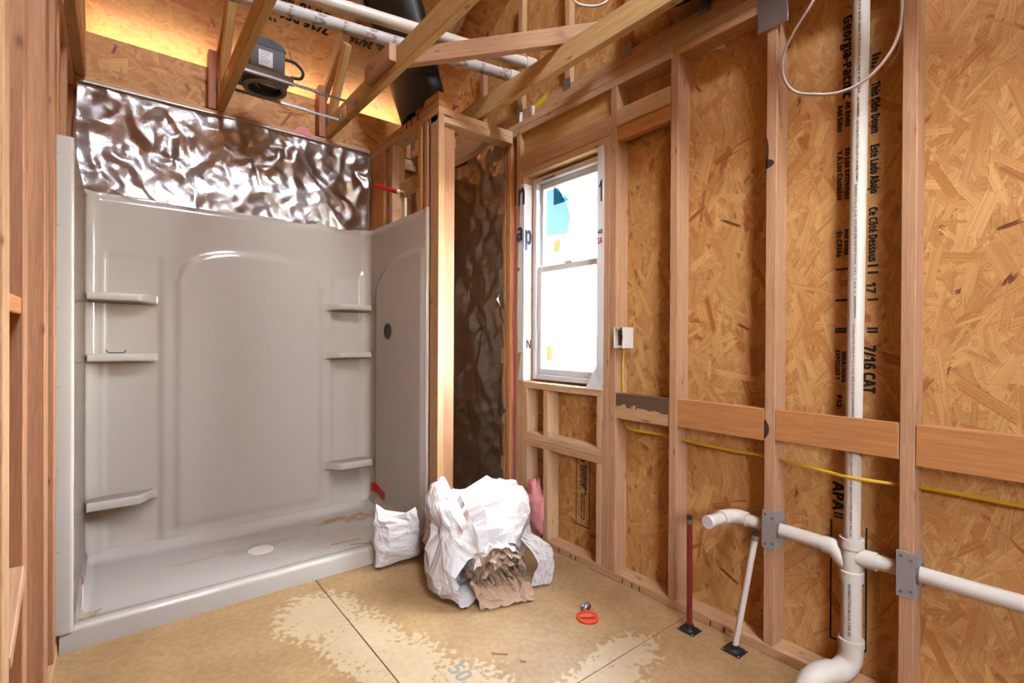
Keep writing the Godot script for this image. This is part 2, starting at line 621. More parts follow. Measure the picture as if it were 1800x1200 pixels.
func build_right_wall() -> void:
	var w := thing("wall_right", "exterior stud wall sheathed with golden strand board around the window", "wall", Vector3.ZERO, "", "structure")
	# sheathing, leaving the window hole
	for q in [[-3.37, -2.222, 0.0, 2.46], [-2.22, -1.652, 0.0, 0.93], [-2.22, -1.652, 2.112, 2.46], [-1.65, -0.431, 0.0, 2.46], [-0.429, 0.79, 0.0, 2.46], [0.792, 2.5, 0.0, 2.46], [-3.37, -0.9, 2.462, 4.1], [-0.898, 2.5, 2.462, 4.8]]:
		osb(w, "sheathing_panel", Vector3(FX, q[2], q[0]), Vector3(FX + 0.011, q[3], q[1]), M.osb, 1)
	var studs := [[-3.25, "tan0"], [-2.84, "tan1"], [-2.461, "brown0"], [-2.412, "orange1"], [-1.253, "pink1"], [-0.846, "pink0"], [-0.440, "pink1"], [-0.034, "pink0"], [0.372, "pink1"], [0.778, "pink0"], [1.184, "pink1"], [1.59, "pink0"], [1.996, "pink1"], [2.40, "pink0"]]
	for s in studs:
		board(w, "stud", Vector3(0, 0.038, s[0]), Vector3(FX, 2.391, s[0] + 0.038), M[s[1]])
	# window framing
	board(w, "king_stud", Vector3(0, 0.038, -2.318), Vector3(FX, 2.391, -2.280), M.tan1)
	board(w, "trimmer_stud", Vector3(0, 0.038, -2.280), Vector3(FX, 2.126, -2.243), M.tan0)
	board(w, "trimmer_stud", Vector3(0, 0.038, -1.629), Vector3(FX, 2.126, -1.591), M.pink1)
	board(w, "king_stud", Vector3(0, 0.038, -1.589), Vector3(FX, 2.391, -1.549), M.pink0)
	board(w, "head_plate", Vector3(0, 2.126, -2.279), Vector3(FX, 2.164, -1.590), M.pale0)
	board(w, "header", Vector3(0.028, 2.168, -2.279), Vector3(FX, 2.391, -1.590), M.yellow0)
	board(w, "header_strip", Vector3(0.001, 2.166, -2.279), Vector3(0.027, 2.262, -1.590), M.tan0)
	board(w, "sill_plate", Vector3(0, 0.878, -2.243), Vector3(FX, 0.916, -1.631), M.pale1)
	board(w, "rail", Vector3(0, 0.582, -2.243), Vector3(FX, 0.620, -1.631), M.pale0)
	board(w, "rail", Vector3(0, 0.543, -2.243), Vector3(FX, 0.581, -1.631), M.tan1)
	for z in [-2.243, -2.066, -1.670]:
		board(w, "cripple_stud", Vector3(0, 0.62, z), Vector3(FX, 0.878, z + 0.038), M.pale1)
		board(w, "cripple_stud", Vector3(0, 0.038, z), Vector3(FX, 0.543, z + 0.038), M.pale0)
	# plates
	board(w, "bottom_plate", Vector3(0, 0, -3.27), Vector3(FX, 0.038, 2.5), M.tan1)
	board(w, "top_plate", Vector3(0, 2.391, -3.27), Vector3(FX, 2.429, -1.241), M.pale0)
	board(w, "top_plate", Vector3(0, 2.391, -1.240), Vector3(FX, 2.429, 2.5), M.tan0)
	board(w, "top_plate", Vector3(0, 2.429, -3.27), Vector3(FX, 2.467, 2.5), M.pale1)
	# blocking
	board(w, "blocking", Vector3(-0.006, 2.192, -1.548), Vector3(0.032, 2.272, -1.254), M.pale1)
	board(w, "blocking", Vector3(0.002, 2.122, -1.548), Vector3(0.040, 2.191, -1.254), M.orange0)
	var bl := part(w, "blocking", cbox(Vector3(0.0, 0.785, -1.548), Vector3(0.038, 0.908, -1.254), 0.0025, Basis.IDENTITY, Vector3.ZERO, Vector2.ZERO, 2), M.stained, "board with a dark weathered upper half")
	var smat: StandardMaterial3D = M.stained
	smat.uv1_scale = Vector3(-1 / 0.125, 1 / 1.3, 1)
	smat.uv1_offset = Vector3(0.785 / 0.125 + 0.98, 0.1, 0)
	bl.material_override = smat
	board(w, "blocking", Vector3(0, 0.790, -1.214), Vector3(0.038, 0.910, -0.847), M.orange0)
	board(w, "blocking", Vector3(-0.001, 0.798, -0.807), Vector3(0.013, 0.912, -0.441), M.orange1)
	board(w, "blocking", Vector3(0, 0.786, -0.401), Vector3(0.038, 0.912, -0.035), M.orange0)
	board(w, "blocking", Vector3(0, 0.788, 0.005), Vector3(0.038, 0.912, 0.371), M.orange1)
	for q in [[1.80, 1.92, -0.846, 0.010], [1.80, 1.835, -0.846, 0.030], [0.80, 0.87, -0.846, 0.018]]:
		part(w, "bark_pocket", sheet(func(u, v): return Vector3(-0.0008, lerpf(q[0], q[1], v), q[2] + q[3] * u * pow(sin(PI * (0.04 + 0.92 * v)), 0.7)), 4, 10), M.bark)
	for z in [-1.931, -1.844, -1.807, -1.5, -1.444, -1.402, -1.053, -0.995]:
		part(w, "bent_nail", cbox(Vector3(-0.003, 0.006, z - 0.002), Vector3(0.0, 0.027, z + 0.002), 0.0), M.black)
	# gable truss on top
	board(w, "gable_chord", Vector3(0.034, 2.467, -3.3), Vector3(0.072, 2.556, 2.5), M.tan0)
	for k in 9:
		var z := -3.16 + k * 0.405
		board(w, "gable_stud", Vector3(0.034, 2.556, z), Vector3(0.072, minf(2.68 + 0.583 * (z + 3.35), 4.4), z + 0.04), M[["tan0", "brown1", "tan1"][k % 3]])
		part(w, "truss_plate", cbox(Vector3(0.0315, 2.53, z - 0.008), Vector3(0.0335, 2.59, z + 0.048), 0.0), M.steel)
	# printing on the sheathing between the studs beside the vent pipe
	var dn := Vector3(0, -1, 0)
	var ra := Vector3(0, 0, 1)
	for t in [["Georgia-Pacific", -0.613, 2.286, 2.006, 0.030], ["At Ends", -0.611, 1.99, 1.905, 0.016], ["And Sides", -0.635, 1.985, 1.893, 0.016], ["En Los Extremos", -0.611, 1.83, 1.655, 0.016], ["Y A Los Costados", -0.635, 1.825, 1.655, 0.016], ["Aux Bouts", -0.611, 1.55, 1.462, 0.016], ["Et Côtés", -0.635, 1.545, 1.458, 0.016], ["SHEATHING", -0.617, 1.127, 1.02, 0.017], ["EXPOSURE 1", -0.637, 1.13, 1.03, 0.014], ["PS2-", -0.632, 0.975, 0.925, 0.016], ["This Side Down", -0.533, 2.025, 1.857, 0.024], ["Este Lado Abajo", -0.534, 1.818, 1.658, 0.024], ["Ce Côté Dessous", -0.537, 1.61, 1.43, 0.024], ["7/16 CAT", -0.545, 1.148, 0.99, 0.034], ["APA", -0.632, 0.672, 0.572, 0.036], ["17", -0.541, 1.36, 1.325, 0.026]]:
		var ln: float = t[2] - t[3]
		letters(w, "printed_stamp", t[0], Vector3(SX, (t[2] + t[3]) * 0.5, t[1]), dn, ra, t[4], ln, M.print)
	for b in [[-0.60, -0.645, 1.413], [-0.52, -0.55, 1.415], [-0.52, -0.55, 1.392], [-0.60, -0.645, 1.305], [-0.52, -0.55, 1.302], [-0.60, -0.645, 1.205], [-0.60, -0.645, 1.195], [-0.52, -0.55, 1.205], [-0.52, -0.55, 1.194], [-0.60, -0.645, 0.56], [-0.60, -0.645, 0.548]]:
		part(w, "printed_bar", cbox(Vector3(SX - 0.0003, b[2] - 0.004, b[1]), Vector3(SX + 0.001, b[2] + 0.004, b[0]), 0.0), M.print)
	# triangle mark above the side notice
	for k in 4:
		part(w, "printed_bar", cbox(Vector3(SX - 0.0003, 2.075 + k * 0.012, -0.545 + k * 0.001 - 0.000), Vector3(SX + 0.001, 2.084 + k * 0.012, -0.535 + k * 0.006), 0.0), M.print)
	for fr in [[-0.655, -0.545, 0.115, 0.535], [-1.893, -1.792, 0.152, 0.60]]:
		var t := 0.005
		part(w, "printed_frame", cbox(Vector3(SX - 0.0003, fr[2], fr[0]), Vector3(SX + 0.001, fr[3], fr[0] + t), 0.0), M.print)
		part(w, "printed_frame", cbox(Vector3(SX - 0.0003, fr[2], fr[1] - t), Vector3(SX + 0.001, fr[3], fr[1]), 0.0), M.print)
		part(w, "printed_frame", cbox(Vector3(SX - 0.0003, fr[2], fr[0]), Vector3(SX + 0.001, fr[2] + t, fr[1]), 0.0), M.print)
	for t in [["SUSTAINABLE", -1.822, 0.49, 0.33, 0.014], ["FORESTRY", -1.838, 0.485, 0.36, 0.014], ["INITIATIVE", -1.854, 0.485, 0.37, 0.012], ["Certified Sourcing", -1.832, 0.33, 0.19, 0.008], ["www.sfiprogram.org", -1.848, 0.335, 0.195, 0.008]]:
		var ln: float = t[2] - t[3]
		letters(w, "printed_stamp", t[0], Vector3(SX, (t[2] + t[3]) * 0.5, t[1]), dn, ra, t[4], ln, M.print)
	part(w, "printed_leaf", lathe(Vector3(SX, 0.525, -1.842), Vector3(-1, 0, 0), [[0.022, 0.0], [0.022, 0.0004], [0.014, 0.0004]], 16), M.print)

func build_back_wall() -> void:
	var w := thing("wall_back", "exterior stud wall behind the shower with strand board above its plate", "wall", Vector3.ZERO, "", "structure")
	for q in [[-5.5, -3.06], [-3.06, -1.84], [-1.84, -0.62], [-0.62, 0.1]]:
		osb(w, "sheathing_panel", Vector3(q[0], 0, -3.363), Vector3(q[1], 2.735, -3.352), M.osb, 0)
	board(w, "top_plate", Vector3(-5.5, 2.391, -3.35), Vector3(-0.0, 2.429, -3.275), M.tan0)
	board(w, "top_plate", Vector3(-5.5, 2.429, -3.35), Vector3(-0.0, 2.467, -3.274), M.pale0)
	board(w, "bottom_plate", Vector3(-5.5, 0, -3.35), Vector3(0, 0.038, -3.275), M.tan1)
	for k in 14:
		var x := -5.45 + k * 0.406
		board(w, "stud", Vector3(x, 0.038, -3.35), Vector3(x + 0.038, 2.391, -3.275), M.tan1)

func build_left_wall() -> void:
	var w := thing("wall_left", "interior wall of bare brown studs beside the shower", "wall", Vector3.ZERO, "", "structure")
	var x0 := -2.139
	var x1 := -2.050
	for s in [[-3.27, -3.232, "brown0"], [-2.86, -2.80, "brown1"], [-2.50, -2.45, "orange1"], [-2.366, -2.30, "brown0"], [-2.111, -2.02, "brown1"], [-1.658, -1.60, "brown0"], [-1.407, -1.345, "tan0"], [-0.95, -0.91, "brown0"], [-0.54, -0.50, "tan1"], [-0.13, -0.09, "brown0"], [0.28, 0.32, "tan0"], [0.69, 0.73, "brown1"], [2.46, 2.5, "brown0"]]:
		board(w, "stud", Vector3(x0, 0.038, s[0]), Vector3(x1, 2.391, s[1]), M[s[2]])
	board(w, "bottom_plate", Vector3(x0, 0, -3.27), Vector3(x1, 0.038, 0.8), M.tan1)
	board(w, "top_plate", Vector3(x0, 2.391, -3.27), Vector3(x1, 2.429, 2.5), M.tan0)
	board(w, "top_plate", Vector3(x0, 2.429, -3.27), Vector3(x1, 2.467, 2.5), M.tan1)
	board(w, "blocking", Vector3(x0 + 0.01, 1.215, -1.599), Vector3(x0 + 0.085, 1.253, -1.408), M.orange1)
	beam(w, "blocking", Vector3(-2.085, 0.62, -1.60), Vector3(-2.085, 0.50, -1.408), 0.075, 0.038, Vector3(1, 0, 0), M.pink0)

func build_wing_wall() -> void:
	var w := thing("wall_wing", "short framed plumbing wall between the shower and the foil lined chase", "wall", Vector3.ZERO, "", "structure")
	var x0 := -0.526
	var x1 := -0.438
	board(w, "bottom_plate", Vector3(x0, 0, -3.27), Vector3(x1, 0.038, -2.34), M.tan0)
	board(w, "top_plate", Vector3(x0, 2.391, -3.273), Vector3(x1, 2.429, -2.338), M.tan1)
	board(w, "top_plate", Vector3(x0, 2.429, -3.273), Vector3(x1, 2.467, -2.338), M.orange1)
	board(w, "stud", Vector3(x0, 0.038, -3.273), Vector3(x1, 2.391, -3.045), M.orange0)
	board(w, "stud", Vector3(x0, 0.038, -2.955), Vector3(x1, 2.391, -2.915), M.tan0)
	board(w, "stud", Vector3(x0, 0.038, -2.575), Vector3(x1, 2.391, -2.535), M.orange1)
	board(w, "stud", Vector3(x0, 0.038, -2.50), Vector3(x1, 2.391, -2.462), M.brown0)
	board(w, "corner_stud", Vector3(x0, 0.038, -2.427), Vector3(-0.489, 2.391, -2.338), M.tan0)
	board(w, "corner_stud", Vector3(-0.488, 0.038, -2.414), Vector3(-0.400, 2.391, -2.376), M.brown0)
	board(w, "blocking", Vector3(-0.476, 2.07, -2.914), Vector3(-0.438, 2.16, -2.576), M.tan1)
	# plates across to the outer wall
	board(w, "header_plate", Vector3(-0.526, 2.352, -2.436), Vector3(-0.001, 2.390, -2.349), M.pale1)
	board(w, "header_plate", Vector3(-0.437, 2.3905, -2.436), Vector3(-0.001, 2.429, -2.352), M.pale0)
	board(w, "plate_block", Vector3(-0.53, 2.467, -2.60), Vector3(-0.440, 2.505, -2.338), M.orange1)
	board(w, "plate_block", Vector3(-0.439, 2.4675, -2.44), Vector3(-0.385, 2.5055, -2.352), M.red0)

func build_shell() -> void:
	# unseen rest of the house; transom opening added to let fill daylight in
	var f := thing("wall_front", "strand board wall across the room with a high opening added to let in daylight", "wall", Vector3.ZERO, "", "structure")
	osb(f, "sheathing_panel", Vector3(-2.2, 0, 2.5), Vector3(0.1, 3.4, 2.511), M.osb_out)
	osb(f, "sheathing_panel", Vector3(-5.5, 0, 2.5), Vector3(-3.2, 3.4, 2.511), M.osb_out)
	osb(f, "sheathing_panel", Vector3(-3.2, 2.1, 2.5), Vector3(-2.2, 3.4, 2.511), M.osb_out)
	osb(f, "sheathing_panel", Vector3(-3.2, 0.0, 2.5), Vector3(-2.2, 1.62, 2.511), M.osb_out)
	var l := thing("wall_far", "strand board wall closing the next room", "wall", Vector3.ZERO, "", "structure")
	osb(l, "sheathing_panel", Vector3(-5.511, 0, -3.36), Vector3(-5.5, 2.4, 2.5), M.osb_out)
	osb(l, "sheathing_panel", Vector3(-5.511, 2.4, -3.36), Vector3(-5.5, 4.75, 2.5), M.osb_out)
	var g := thing("ground", "dry sunlit earth outside the house", "ground", Vector3.ZERO, "", "structure")
	part(g, "earth", cbox(Vector3(-30, -0.62, -30), Vector3(30, -0.42, 30), 0.0), M.ground)

func build_roof() -> void:
	var r := thing("ceiling", "underside of the roof, strand board sheets sloping up from the eave", "ceiling", Vector3.ZERO, "", "structure")
	var m := 0.583
	var dk := func(z: float) -> float: return 2.86 + m * (z + 3.35)
	var dirv := Vector3(0, m, 1).normalized()
	var zs := [-3.80, -2.75, -1.70, -0.65, 0.2]
	var k := 0
	for i in 4:
		var xs := [-5.8, -3.75, -1.74, 0.35] if i % 2 == 0 else [-5.8, -4.4, -2.6, -0.5, 0.35]
		for j in xs.size() - 1:
			var c0 := Vector3((xs[j] + xs[j + 1]) * 0.5, dk.call(zs[i]) + 0.0065, zs[i])
			var c1 := Vector3(c0.x, dk.call(zs[i + 1]) + 0.0065, zs[i + 1])
			part(r, "deck_panel", cbox(Vector3(-(xs[j + 1] - xs[j]) * 0.5, 0, -0.0055), Vector3((xs[j + 1] - xs[j]) * 0.5, (c1 - c0).length(), 0.0055), 0.0012, Basis(Vector3(1, 0, 0), dirv, Vector3(1, 0, 0).cross(dirv)), c0, ruv(), 0), M.osb_roof)
			k += 1
	var dv := Vector3(0, -m, 1).normalized()
	# the other slope, with an opening invented behind the camera to bring in daylight
	for q in [[-5.8, -1.6, 0.0, 3.5], [-0.9, 0.35, 0.0, 3.5], [-1.6, -0.9, 0.0, 0.4], [-1.6, -0.9, 1.35, 3.5]]:
		part(r, "deck_panel", cbox(Vector3(q[0], q[2], -0.0055), Vector3(q[1], q[3], 0.0055), 0.0, Basis(Vector3(1, 0, 0), dv, Vector3(1, 0, 0).cross(dv)), Vector3(0, dk.call(0.2), 0.2), ruv(), 0), M.osb_roof)
	# stencils on the deck, upside down as seen from the room
	var rt := Vector3(-1, 0, 0)
	var up := -dirv
	var pt := func(x: float, z: float) -> Vector3: return Vector3(x, dk.call(z) - 0.001, z)
	for t in [["7/16 PS1", -1.02, -3.055, 0.045, 0.27], ["24/16", -0.98, -2.985, 0.05, 0.17], ["SHEATHING", -1.01, -2.92, 0.03, 0.2], ["EXPOSURE 1", -1.26, -3.04, 0.03, 0.22], ["SIZED FOR SPACING", -1.22, -2.985, 0.026, 0.24], ["11 0 4", -1.22, -3.10, 0.02, 0.12], ["7/16", -0.68, -2.97, 0.05, 0.12], ["24/16", -0.68, -3.04, 0.05, 0.14]]:
		letters(r, "printed_stamp", t[0], pt.call(t[1], t[2]), rt, up, t[3], t[4], M.print)
	for x in [[-1.72, -1.45, -2.965], [-1.72, -1.45, -2.76]]:
		beam(r, "printed_line", pt.call(x[0], x[2]), pt.call(x[1], x[2]), 0.008, 0.001, dirv, M.print, 0.0)
	beam(r, "printed_line", pt.call(-1.453, -2.965), pt.call(-1.453, -2.76), 0.008, 0.001, Vector3(1, 0, 0), M.print, 0.0)

func build_trusses() -> void:
	var m := 0.583
	var names := ["wooden roof truss whose chord carries one end of the exhaust fan housing", "wooden roof truss where the fan hanger bars are nailed", "wooden roof truss next to the gable, over the window side"]
	var xs := [-1.42, -0.81, -0.2, -2.03, -2.64]
	for i in xs.size():
		var x: float = xs[i]
		var lab: String = names[i] if i < 3 else ("wooden roof truss directly above the left stud wall" if i == 3 else "wooden roof truss beyond the left stud wall, over the next room")
		var t := thing("roof_truss", lab, "truss", Vector3(x, 2.467, -3.31), "roof trusses")
		board(t, "bottom_chord", Vector3(x - 0.019, 2.4675, -3.35), Vector3(x + 0.019, 2.578, 2.5), M[["chord0", "chord1", "chord0", "tan0"][i % 4]])
		board(t, "heel_block", Vector3(x - 0.062, 2.468, -3.345), Vector3(x - 0.021, 2.80, -3.262), M.red1)
		var p0 := Vector3(x, 2.795 - 0.583 * 0.35, -3.70)
		var p1 := Vector3(x, 2.795 + 0.583 * 3.45, 0.10)
		beam(t, "top_chord", p0, p1, 0.038, 0.089, Vector3(1, 0, 0), M.tan1)
		beam(t, "web", Vector3(x, 2.55, -3.245), Vector3(x, 2.93, -2.935), 0.038, 0.075, Vector3(1, 0, 0), M.yellow1)
		beam(t, "web", Vector3(x, 2.58, -0.9), Vector3(x, 4.0, -0.9), 0.038, 0.075, Vector3(1, 0, 0), M.tan0)
		if i < 3:
			part(t, "truss_plate", cbox(Vector3(x - 0.0205, 2.475, -3.0), Vector3(x - 0.0192, 2.545, -2.9), 0.0), M.steel)
			part(t, "truss_plate", cbox(Vector3(x - 0.0205, 2.53, -3.28), Vector3(x - 0.0192, 2.61, -3.2), 0.0), M.steel)
	var b := thing("truss_brace", "diagonal wooden brace nailed between two truss chords", "brace", Vector3(-0.75, 2.61, -2.51))
	beam(b, "brace_board", Vector3(-0.794, 2.622, -2.46), Vector3(-0.066, 2.622, -1.54), 0.038, 0.086, Vector3(0.78, 0, 0.62).cross(Vector3(0, 1, 0)), M.pink1)
	# scab nailed to the second truss
	var s := thing("truss_scab", "short wooden board scabbed onto a truss chord under the white pipes", "board", Vector3(-0.85, 2.50, -2.4))
	board(s, "scab_board", Vector3(-0.868, 2.500, -2.52), Vector3(-0.8295, 2.588, -2.22), M.pink0)

func build_window() -> void:
	var w := thing("window_1", "white vinyl single hung window with stickers on its glass", "window", Vector3(0.07, 0.916, -1.936), "", "structure")
	var z0 := -2.217
	var z1 := -1.655
	var y0 := 0.930
	var y1 := 2.112
	var a := 0.046
	var b := 0.100
	var v: Material = M.vinyl
	for q in [[y0, y1, z0, z0 + 0.032], [y0, y1, z1 - 0.032, z1], [y1 - 0.032, y1, z0 + 0.032, z1 - 0.032], [y0, y0 + 0.03, z0 + 0.032, z1 - 0.032]]:
		part(w, "frame", cbox(Vector3(a, q[0], q[2]), Vector3(b, q[1], q[3]), 0.003), v)
	# lower sash (inner) and upper sash (outer)
	for s in [[0.055, 0.078, y0 + 0.03, 1.590, 0.036], [0.078, 0.098, 1.555, y1 - 0.032, 0.026]]:
		var t: float = s[4]
		var sz0 := z0 + 0.033
		var sz1 := z1 - 0.033
		for q in [[s[2], s[3], sz0, sz0 + t], [s[2], s[3], sz1 - t, sz1], [s[3] - 0.034, s[3], sz0 + t, sz1 - t], [s[2], s[2] + t, sz0 + t, sz1 - t]]:
			part(w, "sash_rail", cbox(Vector3(s[0], q[0], q[2]), Vector3(s[1], q[1], q[3]), 0.003), v)
		part(w, "pane", cbox(Vector3((s[0] + s[1]) * 0.5 - 0.002, s[2] + t, sz0 + t), Vector3((s[0] + s[1]) * 0.5 + 0.002, s[3] - 0.034, sz1 - t), 0.0), M.glass)
	part(w, "sash_lock", cbox(Vector3(0.05, 1.590, -1.96), Vector3(0.075, 1.602, -1.90), 0.002), v)
	part(w, "balance_slot", cbox(Vector3(0.0455, 2.086, -2.13), Vector3(0.0462, 2.094, -2.03), 0.0), M.fan_grey)
	# stickers on the glass
	var gx := 0.0855
	# pale blue film hanging half loose, with white lettering curves
	var rows := []
	for r in 8:
		var row := []
		for c in 12:
			var u := c / 11.0
			var q := r / 7.0
			var curl := maxf(0.0, u - 0.55) * maxf(0.0, 1.0 - q * 0.8)
			row.append(Vector3(gx - 0.002 - 0.10 * curl, 2.035 - 0.27 * q - 0.13 * curl * 1.3, -2.140 + 0.22 * u * (0.82 + 0.18 * sin(q * PI))))
		rows.append(row)
	part(w, "sticker_film", skin(rows), M.blue_light)
	var tri := []
	for r in 3:
		var row := []
		for c in 4:
			var u := c / 3.0
			row.append(Vector3(gx - 0.024, 2.035 - 0.105 * r / 2.0 + 0.0 * u, -2.055 + 0.125 * u * (r / 2.0 + 0.05)))
		tri.append(row)
	part(w, "sticker_fold", skin(tri), M.blue_film)
	part(w, "sticker_mark", cbox(Vector3(gx - 0.006, 1.84, -2.13), Vector3(gx - 0.005, 1.865, -2.02), 0.0, Basis(Vector3(1, 0, 0), 0.25), Vector3(0, -0.02 + 0.11, 0.45)), M.label)
	part(w, "yellow_sticker", cbox(Vector3(gx - 0.003, 1.665, -2.075), Vector3(gx - 0.002, 1.735, -2.02), 0.0), M.pale_yellow)
	part(w, "yellow_sticker", cbox(Vector3(0.0635, 1.045, -2.11), Vector3(0.0640, 1.125, -2.06), 0.0), M.pale_yellow)

func sheet(fn: Callable, nu: int, nv: int) -> ArrayMesh:
	var rows := []
	for r in nv + 1:
		var row := []
		for c in nu + 1: row.append(fn.call(float(c) / nu, float(r) / nv))
		rows.append(row)
	return skin(rows)

func build_house_wrap() -> void:
	var n := noise(91, 4.0)
	var l := thing("house_wrap_flap", "white house wrap folded round the window jamb with navy letters ap", "house wrap", Vector3(-0.005, 0.95, -2.27))
	part(l, "front_fold", sheet(func(u, v): return Vector3(-0.004 - 0.004 * absf(n.get_noise_2d(u * 0.2, v * 0.5)), 2.085 - v * 1.0, -2.244 - (0.052 + 0.008 * n.get_noise_2d(v * 0.6, 4.0)) * (1.0 - u) * (0.55 + 0.45 * minf(1.0, v * 2.2))), 4, 30), M.wrap)
	part(l, "jamb_fold", sheet(func(u, v): return Vector3(-0.004 + u * 0.06, 2.085 - v * 1.165, -2.2395 + 0.003 * n.get_noise_2d(u * 0.2, v * 0.6)), 4, 30), M.wrap)
	part(l, "lower_fold", sheet(func(u, v): return Vector3(-0.006, 1.08 - v * 0.16, -2.243 - 0.045 * (1.0 - u) * (0.4 + 0.6 * v)), 3, 5), M.wrap)
	var o := Vector3(-0.0105, 0, 0)
	letters(l, "printed_letter", "n", Vector3(-0.0095, 2.02, -2.258), Vector3(0, 0, 1), Vector3(0, 1, 0), 0.13, 0.058, M.navy)
	letters(l, "printed_letter", "a", Vector3(-0.0095, 1.80, -2.272), Vector3(0, 0, 1), Vector3(0, 1, 0), 0.11, 0.054, M.navy)
	letters(l, "printed_letter", "p", Vector3(0.025, 1.78, -2.2355), Vector3(1, 0, 0), Vector3(0, 1, 0), 0.11, 0.048, M.navy)
	letters(l, "printed_letter", "ap", Vector3(-0.0095, 1.585, -2.283), Vector3(0, 0, 1), Vector3(0, 1, 0), 0.022, 0.022, M.navy)
	letters(l, "printed_letter", "N", Vector3(0.034, 1.135, -2.2345), Vector3(1, 0, 0), Vector3(0, 1, 0), 0.05, 0.034, M.black)
	var r := thing("house_wrap_flap", "narrow white house wrap strip between the window and the pink king stud", "house wrap", Vector3(-0.005, 0.95, -1.64))
	part(r, "strip", sheet(func(u, v): return Vector3(-0.004 - 0.006 * absf(n.get_noise_2d(u * 0.2 + 5.0, v * 0.5)), 2.125 - v * 1.15, -1.668 + u * (0.044 + 0.008 * n.get_noise_2d(v * 0.6, 9.0))), 4, 30), M.wrap)
	letters(r, "printed_letter", "1", Vector3(-0.0115, 1.90, -1.638), Vector3(0, 0, 1), Vector3(0, 1, 0), 0.11, 0.02, M.navy)
	letters(r, "printed_letter", "48", Vector3(-0.0115, 1.70, -1.642), Vector3(0, 0, 1), Vector3(0, 1, 0), 0.022, 0.03, M.navy)
	letters(r, "printed_letter", "IA", Vector3(-0.0115, 1.655, -1.642), Vector3(0, 0, 1), Vector3(0, 1, 0), 0.03, 0.03, M.red_print)
	var s := thing("house_wrap_corner", "loose white wrap corner draped over the window sill plate", "house wrap", Vector3(0.0, 0.918, -1.70))
	part(s, "corner_sheet", sheet(func(u, v): return Vector3(-0.006 + 0.02 * (1.0 - v) + 0.006 * n.get_noise_2d(u * 3.0, v * 3.0), 1.08 - v * 0.165, -1.628 - 0.115 * (1.0 - u) * (0.25 + 0.75 * v)), 8, 8), M.wrap)

func foil_disp(u: float, v: float, n1: FastNoiseLite, n2: FastNoiseLite, pins: Array, sx: float, sy: float) -> float:
	var x := u * sx
	var y := v * sy
	var d := 0.014 * n1.get_noise_2d(x, y) + 0.030 * n2.get_noise_2d(x + 0.12 * n1.get_noise_2d(y, x), y) + 0.012 * n2.get_noise_2d(x * 2.3 + 9.0, y * 2.3)
	for p in pins:
		var dx: float = x - p[0]
		var dy: float = y - p[1]
		var r := sqrt(dx * dx + dy * dy)
		var a := atan2(dy, dx)
		var wob := 1.6 * n1.get_noise_2d(x * 1.3 + p[3], y * 1.3)
		d += 0.009 * exp(-r / 0.13) * minf(1.0, r / 0.05) * sin(a * p[2] + p[3] + wob * 3.0) - 0.008 * exp(-r / 0.05)
	return d

func build_foil() -> void:
	var n1 := noise(101, 2.3, FastNoiseLite.TYPE_SIMPLEX_SMOOTH, 3)
	var n2 := noise(102, 5.5, FastNoiseLite.TYPE_CELLULAR, 1)
	n2.cellular_return_type = FastNoiseLite.RETURN_DISTANCE
	var pins := [[0.40, 0.30, 3.0, 0.4], [0.80, 0.22, 4.0, 1.0], [0.97, 0.10, 3.0, 2.0], [0.10, 0.42, 3.0, 1.2], [1.42, 0.14, 3.0, 0.8]]
	var a := thing("foil_insulation", "crinkled silver foil insulation stapled above the white shower", "insulation", Vector3(-1.28, 1.90, -3.26))
	part(a, "foil_sheet", sheet(func(u, v): return Vector3(-2.045 + 1.515 * u, 2.432 - 0.545 * v + 0.01 * n1.get_noise_1d(u * 3.0), -3.240 + 1.0 * foil_disp(u, v, n1, n2, pins, 1.515, 0.545)), 170, 64), M.foil)
	part(a, "side_fold", sheet(func(u, v): return Vector3(-2.045 + 0.012 * n1.get_noise_2d(u * 0.4 + 3.0, v * 0.6), 2.40 - 0.50 * v, -3.262 + 0.16 * u * (0.4 + 0.6 * v)), 16, 40), M.foil)
	part(a, "folded_hem", tube(cr([Vector3(-2.03, 2.436, -3.258), Vector3(-1.7, 2.432, -3.25), Vector3(-1.3, 2.436, -3.256), Vector3(-0.9, 2.430, -3.25), Vector3(-0.54, 2.434, -3.258)], 8), 0.008, 8), M.foil)
	part(a, "torn_corner", sheet(func(u, v): return Vector3(-0.545 + 0.004 * n1.get_noise_2d(u, v * 1.2), 2.40 - 0.5 * v, -3.255 + 0.03 * u + 0.01 * n2.get_noise_2d(u, v)), 6, 40), M.foil)
	var b := thing("foil_insulation", "tall dark silver foil hanging on the outer wall inside the chase", "insulation", Vector3(-0.01, 0.04, -2.85))
	var pb := [[0.25, 0.35, 3.0, 0.3], [0.3, 1.05, 4.0, 2.0], [0.2, 1.5, 3.0, 0.4]]
	part(b, "foil_sheet", sheet(func(u, v): return Vector3(-0.052 - 1.5 * foil_disp(u * 1.25, v * 0.9, n1, n2, pb, 0.85, 2.35), 2.385 - 0.06 * u * u - 2.34 * v * (1.0 - 0.02 * u), -2.425 - 0.83 * u + 0.035 * n1.get_noise_1d(v * 1.6) * (1.0 - u)), 60, 150), M.foil)
	part(b, "torn_flap", sheet(func(u, v): return Vector3(-0.03 - 0.02 * u + 0.01 * n1.get_noise_2d(u, v), 1.46 - 0.16 * v - 0.05 * u, -2.44 + 0.085 * u * v), 8, 8), M.foil)
	var c := thing("foil_strip", "narrow crumpled foil strip standing between two plumbing wall studs", "insulation", Vector3(-0.5, 1.95, -3.0))
	part(c, "strip", sheet(func(u, v): return Vector3(-0.50 + 0.014 * n2.get_noise_2d(u * 0.3, v * 1.4), 2.37 - 0.9 * v, -3.044 + 0.088 * u), 6, 60), M.foil)

